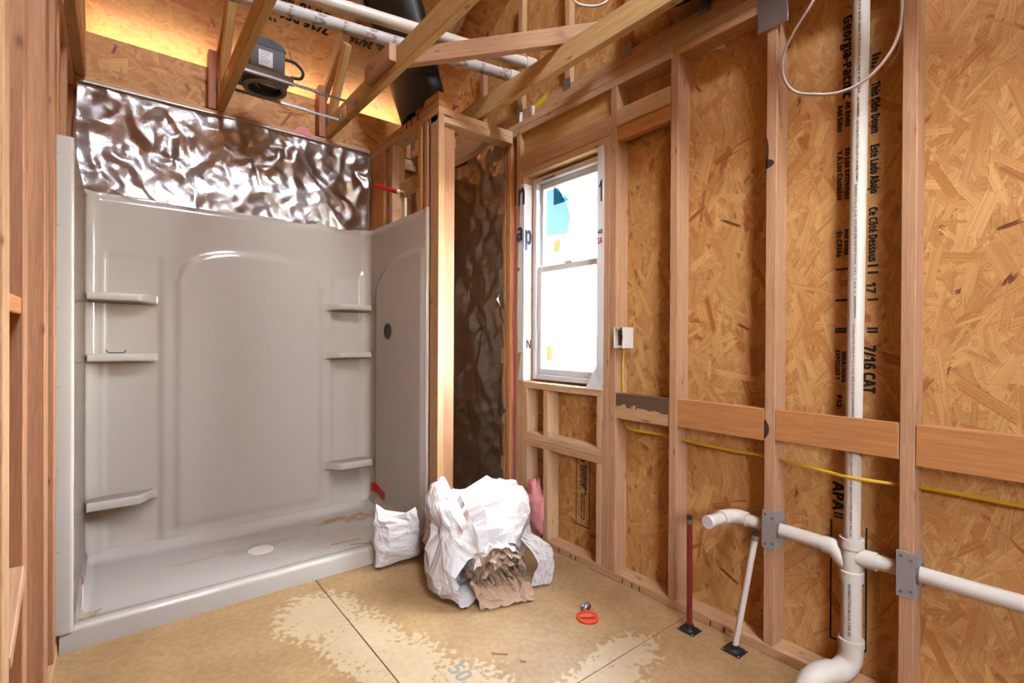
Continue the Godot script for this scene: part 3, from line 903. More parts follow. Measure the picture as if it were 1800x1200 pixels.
# ---------------------------------------------------------------- shower
func ss(a: float, b: float, x: float) -> float:
	var t := clampf((x - a) / (b - a), 0, 1)
	return t * t * (3 - 2 * t)

func build_shower() -> void:
	var s := thing("shower_stall", "glossy white moulded shower surround with corner shelves and a low pan", "shower", Vector3(-1.287, 0.0, -2.85))
	# plan of the wall panels: points and inward normals from the left front flange to the right one
	var path := []
	var corner := func(cx: float, cz: float, r: float, a0: float, a1: float, n: int) -> void:
		for k in n + 1:
			var a: float = lerpf(a0, a1, float(k) / n)
			path.append(Vector2(cx + r * cos(a), cz + r * sin(a)))
	var xl := -2.006
	var xr := -0.546
	var zb := -3.246
	var zf := -2.428
	path.append(Vector2(-2.056, zf)); path.append(Vector2(-2.04, zf))
	corner.call(xl - 0.012, zf - 0.012, 0.012, PI * 0.5, 0.0, 5)
	for k in 12: path.append(Vector2(xl, lerpf(zf - 0.03, zb + 0.075, k / 11.0)))
	corner.call(xl + 0.06, zb + 0.06, 0.06, PI, PI * 1.5, 8)
	for k in 141: path.append(Vector2(lerpf(xl + 0.065, xr - 0.065, k / 140.0), zb))
	corner.call(xr - 0.06, zb + 0.06, 0.06, -PI * 0.5, 0.0, 8)
	for k in 46: path.append(Vector2(xr, lerpf(zb + 0.07, zf - 0.03, k / 45.0)))
	corner.call(xr + 0.008, zf - 0.012, 0.008, PI, PI * 0.5, 4)
	path.append(Vector2(-0.5285, zf - 0.004))
	var rows := []
	var ny := 120
	for r in ny + 1:
		var y := 0.074 + (1.897 - 0.074) * r / ny
		var row := []
		for i in path.size():
			var p: Vector2 = path[i]
			var t: Vector2 = (path[min(i + 1, path.size() - 1)] - path[max(i - 1, 0)]).normalized()
			var nrm := Vector2(-t.y, t.x)          # towards the inside
			var d := 0.0
			if p.y < zb + 0.001:
				# raised arch panel in the middle of the back
				var hx := absf(p.x + 1.243)
				var top := 1.49 + 0.163 * sqrt(maxf(0.0, 1.0 - pow(minf(hx / 0.374, 1.0), 2.4)))
				var ins := ss(0.402, 0.362, hx) * ss(top + 0.026, top - 0.02, y) * ss(0.09, 0.16, y)
				d += 0.012 * ins
				# shelf columns either side stay set back
				d -= 0.010 * ss(0.44, 0.47, hx) * ss(0.70, 0.68, hx) * ss(1.62, 1.56, y)
			elif p.x > xr - 0.001 and p.y > zb + 0.075:
				var hz := absf(p.y + 2.60)
				var top2 := 1.40 + 0.27 * sqrt(maxf(0.0, 1.0 - pow(minf(hz / 0.52, 1.0), 2.2)))
				d += 0.010 * ss(0.54, 0.48, hz) * ss(top2 + 0.018, top2 - 0.012, y) * ss(-2.455, -2.475, p.y)
			d -= 0.012 * ss(1.868, 1.874, y) * (1.0 if p.y < zf - 0.02 else 0.0)
			d += 0.012 * ss(0.13, 0.075, y) * (1.0 if p.y < zf - 0.03 else 0.0)
			row.append(Vector3(p.x - nrm.x * d * -1.0, y, p.y + nrm.y * d))
		rows.append(row)
	part(s, "wall_surround", skin(rows), M.shower)
	# pan with its curb
	var pr := []
	var nx := 70
	var zz := [-2.4365, -2.4365, -2.4375, -2.444, -2.452, -2.475, -2.50, -2.53, -2.56, -2.585]
	var yy := [0.0, 0.070, 0.078, 0.084, 0.085, 0.084, 0.080, 0.068, 0.054, 0.046]
	for k in 20:
		zz.append(lerpf(-2.605, -3.17, k / 19.0)); yy.append(0.044)
	for q in [[-3.19, 0.046], [-3.21, 0.055], [-3.228, 0.068], [-3.238, 0.078], [-3.25, 0.079]]:
		zz.append(q[0]); yy.append(q[1])
	for i in zz.size():
		var row := []
		for c in nx + 1:
			var x := lerpf(-2.046, -0.528, float(c) / nx)
			var y: float = yy[i]
			if i > 4:
				var e := minf(x + 2.046, -0.528 - x)
				var cove := 0.080 * ss(0.085, 0.035, e)
				y = maxf(y, cove)
				if zz[i] > -3.18 and zz[i] < -2.55:
					var dd := Vector2(x + 1.285, zz[i] + 2.876).length()
					y -= 0.010 * ss(0.75, 0.0, dd)
			row.append(Vector3(x, y, zz[i]))
		pr.append(row)
	# uv follows the plan so that the stains lie where they should
	var st := SurfaceTool.new()
	st.begin(Mesh.PRIMITIVE_TRIANGLES)
	st.set_smooth_group(0)
	for r in pr.size() - 1:
		for c in nx:
			for q in [[r, c], [r, c + 1], [r + 1, c + 1], [r, c], [r + 1, c + 1], [r + 1, c]]:
				var p: Vector3 = pr[q[0]][q[1]]
				st.set_uv(Vector2((p.x + 2.046) / 1.52, (-2.4365 - p.z) / 0.82))
				st.add_vertex(p)
	st.generate_normals()
	var pan := part(s, "shower_pan", st.commit(), M.pan, "low white pan with rusty stains")
	part(pan, "drain", lathe(Vector3(-1.285, 0.0355, -2.876), Vector3.UP, [[0.062, 0.0], [0.060, 0.003], [0.052, 0.0035], [0.05, 0.001], [0.0, 0.001]], 28), M.pvc, "round white drain ring")
	# corner shelves: a quarter lens that runs along the back into the corner
	for q in [[-1, 1.385, 0.035, 0.085], [-1, 1.080, 0.035, 0.085], [-1, 0.360, 0.042, 0.11], [1, 1.385, 0.033, 0.085], [1, 1.075, 0.033, 0.085], [1, 0.366, 0.042, 0.11]]:
		var sd: int = q[0]
		var rws := []
		var len := 0.285
		for ring in [[0.0, 0.95], [0.0, 1.0], [-0.004, 1.03], [-0.008, 1.04], [-q[2] + 0.004, 1.08], [-q[2], 1.06], [-q[2] - 0.004, 0.98], [-q[2] - 0.01, 0.5], [-q[2] - 0.014, 0.0]]:
			var row := []
			for k in 25:
				var u := k / 24.0
				var dep: float = q[3] * ss(0.0, 0.32, u) * ring[1] + 0.002
				var x := -1.712 - len * u if sd < 0 else -0.845 + len * u
				row.append(Vector3(x, q[1] + ring[0], zb + dep))
			rws.append(row)
		var topr := []
		for k in 25:
			var u := k / 24.0
			topr.append(Vector3(-1.712 - len * u if sd < 0 else -0.845 + len * u, q[1] - 0.004, zb - 0.006))
		rws.insert(0, topr)
		part(s, "corner_shelf", skin(rws), M.shower)
	# screws in the flanges
	for y in [0.12, 0.38, 0.68, 0.98, 1.27, 1.57, 1.83]:
		part(s, "screw", lathe(Vector3(-2.049, y, zf - 0.001), Vector3(0, 0, 1), [[0.004, 0.0], [0.004, 0.002], [0.0, 0.002]], 8), M.steel)
		part(s, "screw", lathe(Vector3(-0.5335, y, zf - 0.002), Vector3(0, 0, 1), [[0.0035, 0.0], [0.0035, 0.002], [0.0, 0.002]], 8), M.steel)
	part(s, "valve_hole", lathe(Vector3(-0.5565, 1.211, -2.905), Vector3(-1, 0, 0), [[0.050, 0.0], [0.050, 0.004], [0.034, 0.006], [0.03, 0.002], [0.0, 0.001]], 24), M.black, "round black shower valve opening")
	var tagp := thing("red_tag", "bright red tag stuck low on the right shower panel", "tag", Vector3(-0.56, 0.175, -3.01))
	part(tagp, "tag_face", cbox(Vector3(-0.0008, -0.028, -0.075), Vector3(0.0008, 0.028, 0.075), 0.0, Basis(Vector3(1, 0, 0), 0.20), Vector3(-0.5605, 0.177, -3.01)), M.red)
	part(tagp, "tag_fold", cbox(Vector3(-0.582, 0.168, -3.088), Vector3(-0.561, 0.222, -3.086), 0.0), M.red)
	var arm := thing("shower_supply_stub", "red plastic stub on a brass elbow above the shower panel", "pipe", Vector3(-0.52, 2.07, -2.80))
	part(arm, "stub", tube([Vector3(-0.655, 2.105, -2.885), Vector3(-0.545, 2.062, -2.80)], 0.014, 14), M.red)
	part(arm, "collar", tube([Vector3(-0.547, 2.063, -2.80), Vector3(-0.533, 2.058, -2.79)], 0.0145, 14), M.label)
	part(arm, "elbow", tube(cr([Vector3(-0.535, 2.059, -2.792), Vector3(-0.505, 2.06, -2.785), Vector3(-0.498, 2.03, -2.785)], 5), 0.013, 12), M.brass)
	part(arm, "riser", tube([Vector3(-0.498, 2.04, -2.785), Vector3(-0.498, 1.25, -2.80)], 0.009, 12), M.pvc)
	var tis := thing("paper_tag", "small pale paper tag with red string hanging in the shower's front corner", "tag", Vector3(-1.99, 0.14, -2.52))
	part(tis, "tag_sheet", sheet(func(u, v): return Vector3(-1.985 + 0.004 * sin(u * 3.0), 0.215 - 0.088 * v, -2.50 - 0.045 * u * (0.35 + 0.65 * v)), 4, 5), M.paper)
	part(tis, "string", tube(cr([Vector3(-1.988, 0.252, -2.492), Vector3(-1.984, 0.235, -2.488), Vector3(-1.985, 0.213, -2.502)], 5), 0.0016, 6), M.red)
	var clip := thing("wire_clip", "small dark wire clip lying on the middle left shower shelf", "clip", Vector3(-1.885, 1.085, -3.2))
	part(clip, "wire", tube(cr([Vector3(-1.925, 1.100, -3.195), Vector3(-1.918, 1.087, -3.19), Vector3(-1.885, 1.086, -3.188), Vector3(-1.855, 1.087, -3.19), Vector3(-1.85, 1.100, -3.195)], 4), 0.0022, 6), M.black)
	for q in [["wood_splinter", "thin pale splinter lying beside the small paper sack in the pan", Vector3(-0.90, 0.052, -2.62), Vector3(-0.80, 0.056, -2.56)], ["wood_splinter", "dark twig lying across the rusty stain of the shower pan", Vector3(-0.98, 0.050, -2.68), Vector3(-0.83, 0.054, -2.66)], ["wood_splinter", "short dark chip near the front left of the shower pan", Vector3(-1.95, 0.066, -2.57), Vector3(-1.93, 0.067, -2.585)]]:
		var t := thing(q[0], q[1], "splinter", q[2])
		part(t, "chip", tube([q[2], (q[2] + q[3]) * 0.5 + Vector3(0, 0.002, 0.004), q[3]], 0.0028, 6), M.brown0)

# ---------------------------------------------------------------- services
func build_services() -> void:
	# drain, waste and vent assembly in the right wall
	var d := thing("drain_stack", "white plastic vent pipe with tee and capped branch running through the studs", "pipe", Vector3(0.045, 0.0, -0.572))
	part(d, "vent_pipe", tube([Vector3(0.045, 0.50, -0.577), Vector3(0.045, 2.39, -0.560)], 0.0242, 28), M.pvc)
	part(d, "waste_pipe", tube([Vector3(0.045, 0.135, -0.577), Vector3(0.045, 0.40, -0.577)], 0.0302, 28), M.pvc)
	part(d, "tee_body", lathe(Vector3(0.045, 0.362, -0.577), Vector3.UP, [[0.031, 0.0], [0.0355, 0.0], [0.0355, 0.032], [0.0325, 0.036], [0.0325, 0.105], [0.0355, 0.110], [0.0355, 0.142], [0.026, 0.142]], 32), M.pvc)
	part(d, "tee_hub", tube([Vector3(0.045, 0.446, -0.577), Vector3(0.045, 0.446, -0.52), Vector3(0.045, 0.446, -0.505)], 0.029, 24), M.pvc)
	part(d, "sweep_hub", tube(cr([Vector3(0.045, 0.405, -0.577), Vector3(0.045, 0.425, -0.605), Vector3(0.045, 0.453, -0.628), Vector3(0.045, 0.456, -0.66)], 6), 0.0285, 24), M.pvc)
	part(d, "branch_pipe", tube([Vector3(0.045, 0.458, -0.65), Vector3(0.045, 0.464, -0.95)], 0.0242, 24), M.pvc)
	part(d, "branch_pipe", tube([Vector3(0.045, 0.447, -0.51), Vector3(0.045, 0.462, 1.2)], 0.0242, 24), M.pvc)
	part(d, "branch_elbow", tube(cr([Vector3(0.045, 0.463, -0.925), Vector3(0.045, 0.464, -0.955), Vector3(0.030, 0.464, -0.985), Vector3(0.0, 0.463, -1.0), Vector3(-0.018, 0.462, -1.003)], 6), 0.0285, 24), M.pvc)
	part(d, "stub_pipe", tube([Vector3(0.0, 0.463, -1.0), Vector3(-0.085, 0.460, -1.012)], 0.0242, 24), M.pvc)
	part(d, "end_cap", tube([Vector3(-0.083, 0.460, -1.0117), Vector3(-0.098, 0.4595, -1.0138)], 0.0252, 24), M.vinyl)
	var wd := [Vector3(0.045, 0.165, -0.577), Vector3(0.045, 0.12, -0.577), Vector3(0.035, 0.085, -0.582), Vector3(0.005, 0.062, -0.598), Vector3(-0.03, 0.062, -0.617)]
	part(d, "lower_elbow", tube(cr(wd, 6), 0.0355, 28), M.pvc)
	part(d, "elbow_rim", lathe(Vector3(0.045, 0.145, -0.577), Vector3.UP, [[0.034, 0.0], [0.0385, 0.0], [0.0385, 0.022], [0.031, 0.022]], 28), M.pvc)
	var we := [Vector3(-0.02, 0.062, -0.611), Vector3(-0.055, 0.060, -0.63), Vector3(-0.09, 0.044, -0.648), Vector3(-0.107, 0.012, -0.658), Vector3(-0.11, -0.045, -0.66)]
	part(d, "floor_elbow", tube(cr(we, 6), 0.0375, 28), M.pvc)
	# print on the pipe, turned towards the room
	var nrm := Vector3(-1, 0, 0.12).normalized()
	var lines := [["PVC DWV PIPE NSF-dwv U.P.CODE ASTM F 891-24", 2.36, 1.98], ["HOT FOR WARNING", 1.965, 1.90], ["CP-110-PVC-DWV-CP-110-PVC-DWV", 1.89, 1.69], ["MADE IN U.S.A. 07-03-26 12:55 PLNC EXT. 7 JOE S. WARNING", 1.68, 1.24], ["CHARLOTTE PIPE 4112 1-1/2\" IPS SCH 40 COEXTRUDED", 1.22, 0.90], ["PVC DWV PIPE NSF-dwv U.P.CODE ASTM F 891-24", 0.79, 0.515]]
	for t in lines:
		var ln: float = t[1] - t[2]
		var y: float = (t[1] + t[2]) * 0.5
		var zc := -0.577 + (y - 0.5) * 0.009
		letters(d, "pipe_print", t[0], Vector3(0.045, y, zc) + nrm * 0.0246, Vector3(0, -1, 0), Vector3(0, 1, 0).cross(nrm), 0.0062, ln, M.print, 400)
	letters(d, "pipe_print", "DWV MADE 2\" U.P.C. 04-15-26 11 PLNC EXT.", Vector3(0.045, 0.27, -0.577) + nrm * 0.0306, Vector3(0, -1, 0), Vector3(0, 1, 0).cross(nrm), 0.008, 0.175, M.print, 400)
	# steel shoes where the branch passes the studs
	for q in [[-0.827, 0.465, "galvanized stud shoe round the drain branch beside the leaning white pipe"], [-0.421, 0.452, "galvanized stud shoe round the drain branch beside the vent stack tee"]]:
		var z: float = q[0]
		var y: float = q[1]
		var t := thing("stud_shoe", q[2], "bracket", Vector3(0, y, z))
		part(t, "face_plate", cbox(Vector3(-0.0035, y - 0.07, z - 0.024), Vector3(-0.0005, y + 0.07, z + 0.024), 0.0008), M.galv)
		for s in [-1, 1]:
			var zz: float = z + s * 0.0225
			part(t, "side_plate", cbox(Vector3(-0.003, y + 0.026, zz - 0.0012), Vector3(0.075, y + 0.068, zz + 0.0012), 0.0005), M.galv)
			part(t, "side_plate", cbox(Vector3(-0.003, y - 0.068, zz - 0.0012), Vector3(0.06, y - 0.027, zz + 0.0012), 0.0005), M.galv)
			part(t, "saddle_flange", lathe(Vector3(0.045, y, zz), Vector3(0, 0, s), [[0.0255, 0.0], [0.034, 0.0], [0.036, 0.006], [0.033, 0.006], [0.0255, 0.001]], 24), M.galv)
		for e in [[-0.055, -0.012], [-0.048, 0.013], [0.055, -0.012], [0.046, 0.012]]:
			part(t, "nail_head", lathe(Vector3(-0.0035, y + e[0], z + e[1]), Vector3(-1, 0, 0), [[0.005, 0.0], [0.004, 0.0015], [0.0, 0.002]], 10), M.fan_grey)
	# supply stubs in their floor flanges
	for q in [["dark red supply pipe standing upright in a black floor flange", Vector3(-0.085, 0, -1.095), Vector3(-0.072, 0.452, -1.105), "red_pipe", 0.011], ["slanting white supply pipe standing in a black floor flange", Vector3(-0.072, 0, -0.917), Vector3(-0.052, 0.462, -0.848), "pvc", 0.011]]:
		var p: Vector3 = q[1]
		var t := thing("supply_pipe", q[0], "pipe", p)
		part(t, "pipe", tube([p + Vector3(0, 0.005, 0), q[2]], q[4], 16), M[q[3]])
		var ax: Vector3 = (q[2] - p).normalized()
		part(t, "sleeve", tube([q[2] - ax * 0.03, q[2] - ax * 0.012], q[4] + 0.0012, 16), M.fan_grey)
		part(t, "end_cap", tube([q[2] - ax * 0.012, q[2] + ax * 0.002], q[4] + 0.0006, 16), M.black)
		part(t, "flange", cbox(p + Vector3(-0.034, 0.0, -0.036), p + Vector3(0.034, 0.004, 0.036), 0.0015), M.black)
		part(t, "socket", lathe(p, Vector3.UP, [[0.024, 0.004], [0.017, 0.012], [0.0165, 0.026], [0.012, 0.026]], 18), M.black)
		for e in [[-0.028, -0.03], [0.028, -0.03], [-0.028, 0.03], [0.028, 0.03]]:
			part(t, "screw", lathe(p + Vector3(e[0], 0.004, e[1]), Vector3.UP, [[0.004, 0.0], [0.003, 0.0015], [0.0, 0.002]], 8), M.steel)
	# box and cables
	var b := thing("electrical_box", "pale plastic electrical box nailed to the king stud by the window", "electrical box", Vector3(0.03, 1.126, -1.52))
	var bx0 := -0.018
	var bx1 := 0.062
	for q in [[1.124, 1.126, -1.548, -1.494], [1.222, 1.224, -1.548, -1.494]]:
		part(b, "box_wall", cbox(Vector3(bx0, q[0], q[2]), Vector3(bx1, q[1], q[3]), 0.0005), M.pvc)
	for z in [-1.548, -1.4955]:
		part(b, "box_wall", cbox(Vector3(bx0, 1.126, z), Vector3(bx1, 1.222, z + 0.002), 0.0005), M.pvc)
	part(b, "box_back", cbox(Vector3(bx1, 1.124, -1.548), Vector3(bx1 + 0.002, 1.224, -1.494), 0.0005), M.pvc)
	for y in [1.131, 1.217]:
		part(b, "screw_boss", lathe(Vector3(bx0 + 0.001, y, -1.521), Vector3(1, 0, 0), [[0.0, 0.0], [0.006, 0.0], [0.006, 0.02]], 10), M.pvc)
	for q in [[-1.527, M.black], [-1.518, M.cable_white], [-1.510, M.black]]:
		part(b, "wire", tube(cr([Vector3(0.058, 1.15, q[0]), Vector3(0.03, 1.16, q[0] + 0.003), Vector3(0.006, 1.19, q[0]), Vector3(0.02, 1.205, q[0] - 0.002)], 4), 0.0018, 6), q[1])
	var y := thing("yellow_cable", "yellow flat electrical cable threaded through the studs below the blocking", "cable", Vector3(0.045, 0.72, -0.9))
	part(y, "drop_run", tube(cr([Vector3(0.045, 1.127, -1.537), Vector3(0.044, 1.05, -1.540), Vector3(0.045, 0.98, -1.542), Vector3(0.05, 0.90, -1.541), Vector3(0.045, 0.80, -1.535), Vector3(0.035, 0.762, -1.515), Vector3(0.028, 0.738, -1.48), Vector3(0.038, 0.735, -1.38), Vector3(0.045, 0.733, -1.26), Vector3(0.046, 0.729, -1.22), Vector3(0.04, 0.724, -1.05), Vector3(0.046, 0.723, -0.86), Vector3(0.046, 0.720, -0.80), Vector3(0.02, 0.716, -0.66), Vector3(0.006, 0.713, -0.57), Vector3(0.03, 0.713, -0.47), Vector3(0.046, 0.716, -0.40), Vector3(0.044, 0.716, -0.10), Vector3(0.046, 0.718, 0.4), Vector3(0.046, 0.72, 1.2)], 5), 0.0064, 10), M.yellow)
	part(y, "staple", tube([Vector3(0.039, 1.035, -1.546), Vector3(0.038, 1.03, -1.541), Vector3(0.039, 1.035, -1.534)], 0.0015, 6), M.steel)
	var wc := thing("white_cable", "white cable hanging in a big loop across the vent pipe", "cable", Vector3(-0.02, 2.0, -0.6))
	part(wc, "cable_loop", tube(cr([Vector3(0.03, 2.62, -0.60), Vector3(0.01, 2.45, -0.63), Vector3(-0.015, 2.33, -0.685), Vector3(-0.012, 2.25, -0.75), Vector3(-0.008, 2.185, -0.785), Vector3(-0.008, 2.11, -0.782), Vector3(-0.012, 2.045, -0.745), Vector3(-0.016, 2.010, -0.685), Vector3(-0.016, 1.985, -0.605), Vector3(-0.016, 1.995, -0.535), Vector3(-0.014, 2.03, -0.488), Vector3(-0.010, 2.09, -0.452), Vector3(-0.004, 2.18, -0.441), Vector3(0.0, 2.32, -0.447), Vector3(0.03, 2.6, -0.47)], 5), 0.0048, 10), M.cable_white)
	for q in [[2.19, -0.786], [2.075, -0.768]]:
		part(wc, "staple", tube([Vector3(-0.004, q[0] - 0.004, q[1] - 0.012), Vector3(-0.0145, q[0], q[1]), Vector3(-0.004, q[0] + 0.004, q[1] + 0.012)], 0.0012, 6), M.steel)
	var w2 := thing("white_cable", "short cut end of white cable behind the stud beside the loop", "cable", Vector3(0.05, 2.05, -0.455))
	part(w2, "cable_end", tube(cr([Vector3(0.05, 2.40, -0.47), Vector3(0.05, 2.2, -0.452), Vector3(0.05, 2.09, -0.457), Vector3(0.05, 2.04, -0.485)], 5), 0.0045, 8), M.cable_white)
	var w3 := thing("white_cable", "white cable sagging over the truss next to the gable", "cable", Vector3(-0.22, 2.6, -1.5))
	part(w3, "cable_sag", tube(cr([Vector3(-0.30, 2.82, -1.62), Vector3(-0.27, 2.70, -1.58), Vector3(-0.22, 2.668, -1.53), Vector3(-0.17, 2.68, -1.48), Vector3(-0.13, 2.75, -1.44)], 6), 0.0055, 8), M.cable_white)
	var mp := thing("metal_flashing", "small bent grey sheet metal piece at the top of a stud", "flashing", Vector3(0.0, 2.4, -0.78))
	part(mp, "sheet_metal", cbox(Vector3(-0.006, 2.335, -0.806), Vector3(-0.003, 2.50, -0.70), 0.0005, Basis(Vector3(1, 0, 0), -0.03), Vector3.ZERO), M.steel)

func build_overhead() -> void:
	for q in [["white plastic pipe overhead lying on the chords, nearer the room", Vector3(-2.114, 2.70, -2.48), Vector3(-0.096, 2.70, -2.103), 0.0], ["dirty white plastic pipe overhead lying on the chords, nearer the shower", Vector3(-2.114, 2.70, -2.623), Vector3(-0.085, 2.70, -2.262), 0.0]]:
		var t := thing("overhead_pipe", q[0], "pipe", q[1])
		var a: Vector3 = q[1]
		var b: Vector3 = q[2]
		part(t, "pipe", tube([a, a.lerp(b, 0.33), a.lerp(b, 0.66), b], 0.0302, 22), M.pvc if taken["overhead_pipe"] == 0 else M.pvc_dirty)
		part(t, "coupling", tube([b - (b - a).normalized() * 0.02, b + (b - a).normalized() * 0.04], 0.036, 20), M.pvc)
	var n := noise(111, 6.0)
	var d := thing("flexible_duct", "fat black plastic wrapped duct rising from the plumbing wall plate", "duct", Vector3(-0.46, 2.47, -2.61))
	var rows := []
	for r in 26:
		var v := r / 25.0
		var y := 2.475 + v * 1.0
		var c := Vector3(-0.45 - 0.30 * v, y, -2.635 - 0.06 * v)
		var row := []
		for k in 28:
			var a := TAU * k / 28.0
			var bul := 1.0 + 0.07 * n.get_noise_3d(cos(a) * 0.4, v * 0.9, sin(a) * 0.4)
			row.append(c + Vector3(cos(a) * 0.10 * bul * (1.0 + 0.5 * v), 0, sin(a) * 0.225 * bul))
		rows.append(row)
	part(d, "duct_jacket", skin(rows, true), M.black_plastic)
	for z in [-2.72, -2.66, -2.58]:
		part(d, "strap", cbox(Vector3(-0.5295, 2.425, z), Vector3(-0.5275, 2.50, z + 0.009), 0.0), M.black)
	var d2 := thing("flexible_duct", "black plastic duct lying above the outer wall plate", "duct", Vector3(-0.06, 2.6, -1.2))
	part(d2, "duct_jacket", tube(cr([Vector3(-0.06, 2.73, -1.40), Vector3(-0.06, 2.70, -1.2), Vector3(-0.05, 2.69, -0.9), Vector3(-0.06, 2.75, -0.3), Vector3(-0.1, 2.85, 0.5)], 6), [0.02, 0.05, 0.08, 0.10, 0.11, 0.115, 0.12, 0.12, 0.12, 0.12, 0.12, 0.12, 0.12, 0.12, 0.12, 0.12, 0.12, 0.12, 0.12, 0.12, 0.12, 0.12, 0.12, 0.12, 0.12], 18), M.black_plastic)
	# bathroom exhaust fan on its hanger bars
	var f := thing("exhaust_fan", "grey metal exhaust fan housing with round opening hung between trusses", "fan", Vector3(-1.27, 2.47, -2.86))
	var c := Vector3(-1.268, 0, -2.865)
	part(f, "mounting_plate", cbox(c + Vector3(-0.125, 2.515, -0.115), c + Vector3(0.105, 2.535, 0.10), 0.003), M.galv)
	part(f, "plate_lip", cbox(c + Vector3(-0.13, 2.49, 0.10), c + Vector3(0.11, 2.537, 0.104), 0.001), M.galv)
	part(f, "collar", lathe(c + Vector3(-0.005, 2.468, -0.005), Vector3.UP, [[0.080, 0.014], [0.083, 0.008], [0.102, 0.008], [0.107, 0.014], [0.107, 0.045], [0.10, 0.05]], 36), M.fan_grey)
	part(f, "bowl", lathe(c + Vector3(-0.005, 2.478, -0.005), Vector3.UP, [[0.080, 0.004], [0.078, 0.035], [0.0, 0.038]], 32), M.fan_dark)
	part(f, "bowl_label", cbox(c + Vector3(-0.005, 2.506, -0.01), c + Vector3(0.06, 2.508, 0.03), 0.0), M.label)
	part(f, "socket_clip", tube(cr([c + Vector3(-0.06, 2.505, 0.03), c + Vector3(-0.045, 2.49, 0.0), c + Vector3(-0.025, 2.492, -0.03)], 4), 0.004, 6), M.steel)
	part(f, "housing", cbox(c + Vector3(-0.095, 2.535, -0.08), c + Vector3(0.075, 2.67, 0.075), 0.004), M.fan_body)
	var hr := []
	for r in 9:
		var a := PI * r / 8.0
		var row := []
		for s in [-0.082, 0.077]: row.append(c + Vector3(-0.01 - 0.089 * cos(a), 2.668 + 0.045 * sin(a), s))
		hr.append(row)
	part(f, "dome_cover", skin(hr), M.black)
	for s in [-0.081, 0.0765]:
		var rr := []
		for r in 9:
			var a := PI * r / 8.0
			rr.append([c + Vector3(-0.01 - 0.089 * cos(a), 2.668, s), c + Vector3(-0.01 - 0.089 * cos(a), 2.668 + 0.045 * sin(a), s)])
		part(f, "dome_end", skin(rr), M.black)
	part(f, "housing_label", cbox(c + Vector3(-0.052, 2.565, 0.0755), c + Vector3(0.015, 2.645, 0.0765), 0.0), M.label)
	for k in 5:
		part(f, "label_print", cbox(c + Vector3(-0.045, 2.635 - k * 0.013, 0.0766), c + Vector3(0.005 - 0.008 * (k % 3), 2.638 - k * 0.013, 0.0769), 0.0), M.print_grey)
	part(f, "wire_whip", tube(cr([c + Vector3(0.075, 2.655, 0.03), c + Vector3(0.13, 2.645, 0.05), c + Vector3(0.165, 2.60, 0.07), c + Vector3(0.15, 2.553, 0.085), c + Vector3(0.10, 2.543, 0.085)], 6), 0.008, 10), M.fan_dark)
	for q in [[0.085, -2.745], [-0.10, -3.003]]:
		part(f, "hanger_bar", cbox(Vector3(-1.40, 2.488, q[1] - 0.004), Vector3(-1.02, 2.502, q[1] + 0.004), 0.001), M.steel)
		part(f, "hanger_bar", cbox(Vector3(-1.06, 2.486, q[1] - 0.006), Vector3(-0.831, 2.500, q[1] - 0.001), 0.001), M.galv)
		part(f, "bar_foot", cbox(Vector3(-0.834, 2.478, q[1] - 0.02), Vector3(-0.8305, 2.515, q[1] + 0.02), 0.001), M.galv)
	var yt := thing("yellow_tag", "small yellow tag standing on the outer wall's top plate", "tag", Vector3(0.0, 2.468, -2.09))
	part(yt, "tag_sheet", cbox(Vector3(-0.012, 0, -0.05), Vector3(-0.010, 0.03, 0.05), 0.0, Basis(Vector3(1, 0, 0), -0.25), Vector3(0, 2.498, -2.085)), M.tag_yellow)
	for k in 2:
		var z: float = [-2.30, -2.19][k]
		var t := thing("pipe_end", ["short white pipe end in the outer wall's top plate, nearer the chase header", "short white pipe end in the outer wall's top plate, right beside the yellow tag"][k], "pipe", Vector3(0.02, 2.467, z), "pipe ends on the top plate")
		part(t, "pipe", tube([Vector3(0.018, 2.40, z), Vector3(0.018, 2.53, z)], 0.0115, 14), M.pvc)

# ---------------------------------------------------------------- loose things
func crumple(fn: Callable, nu: int, nv: int, closed: bool) -> ArrayMesh:
	var rows := []
	for r in nv + 1:
		var row := []
		for c in (nu if closed else nu + 1): row.append(fn.call(float(c) / nu, float(r) / nv))
		rows.append(row)
	return skin(rows, closed, true)

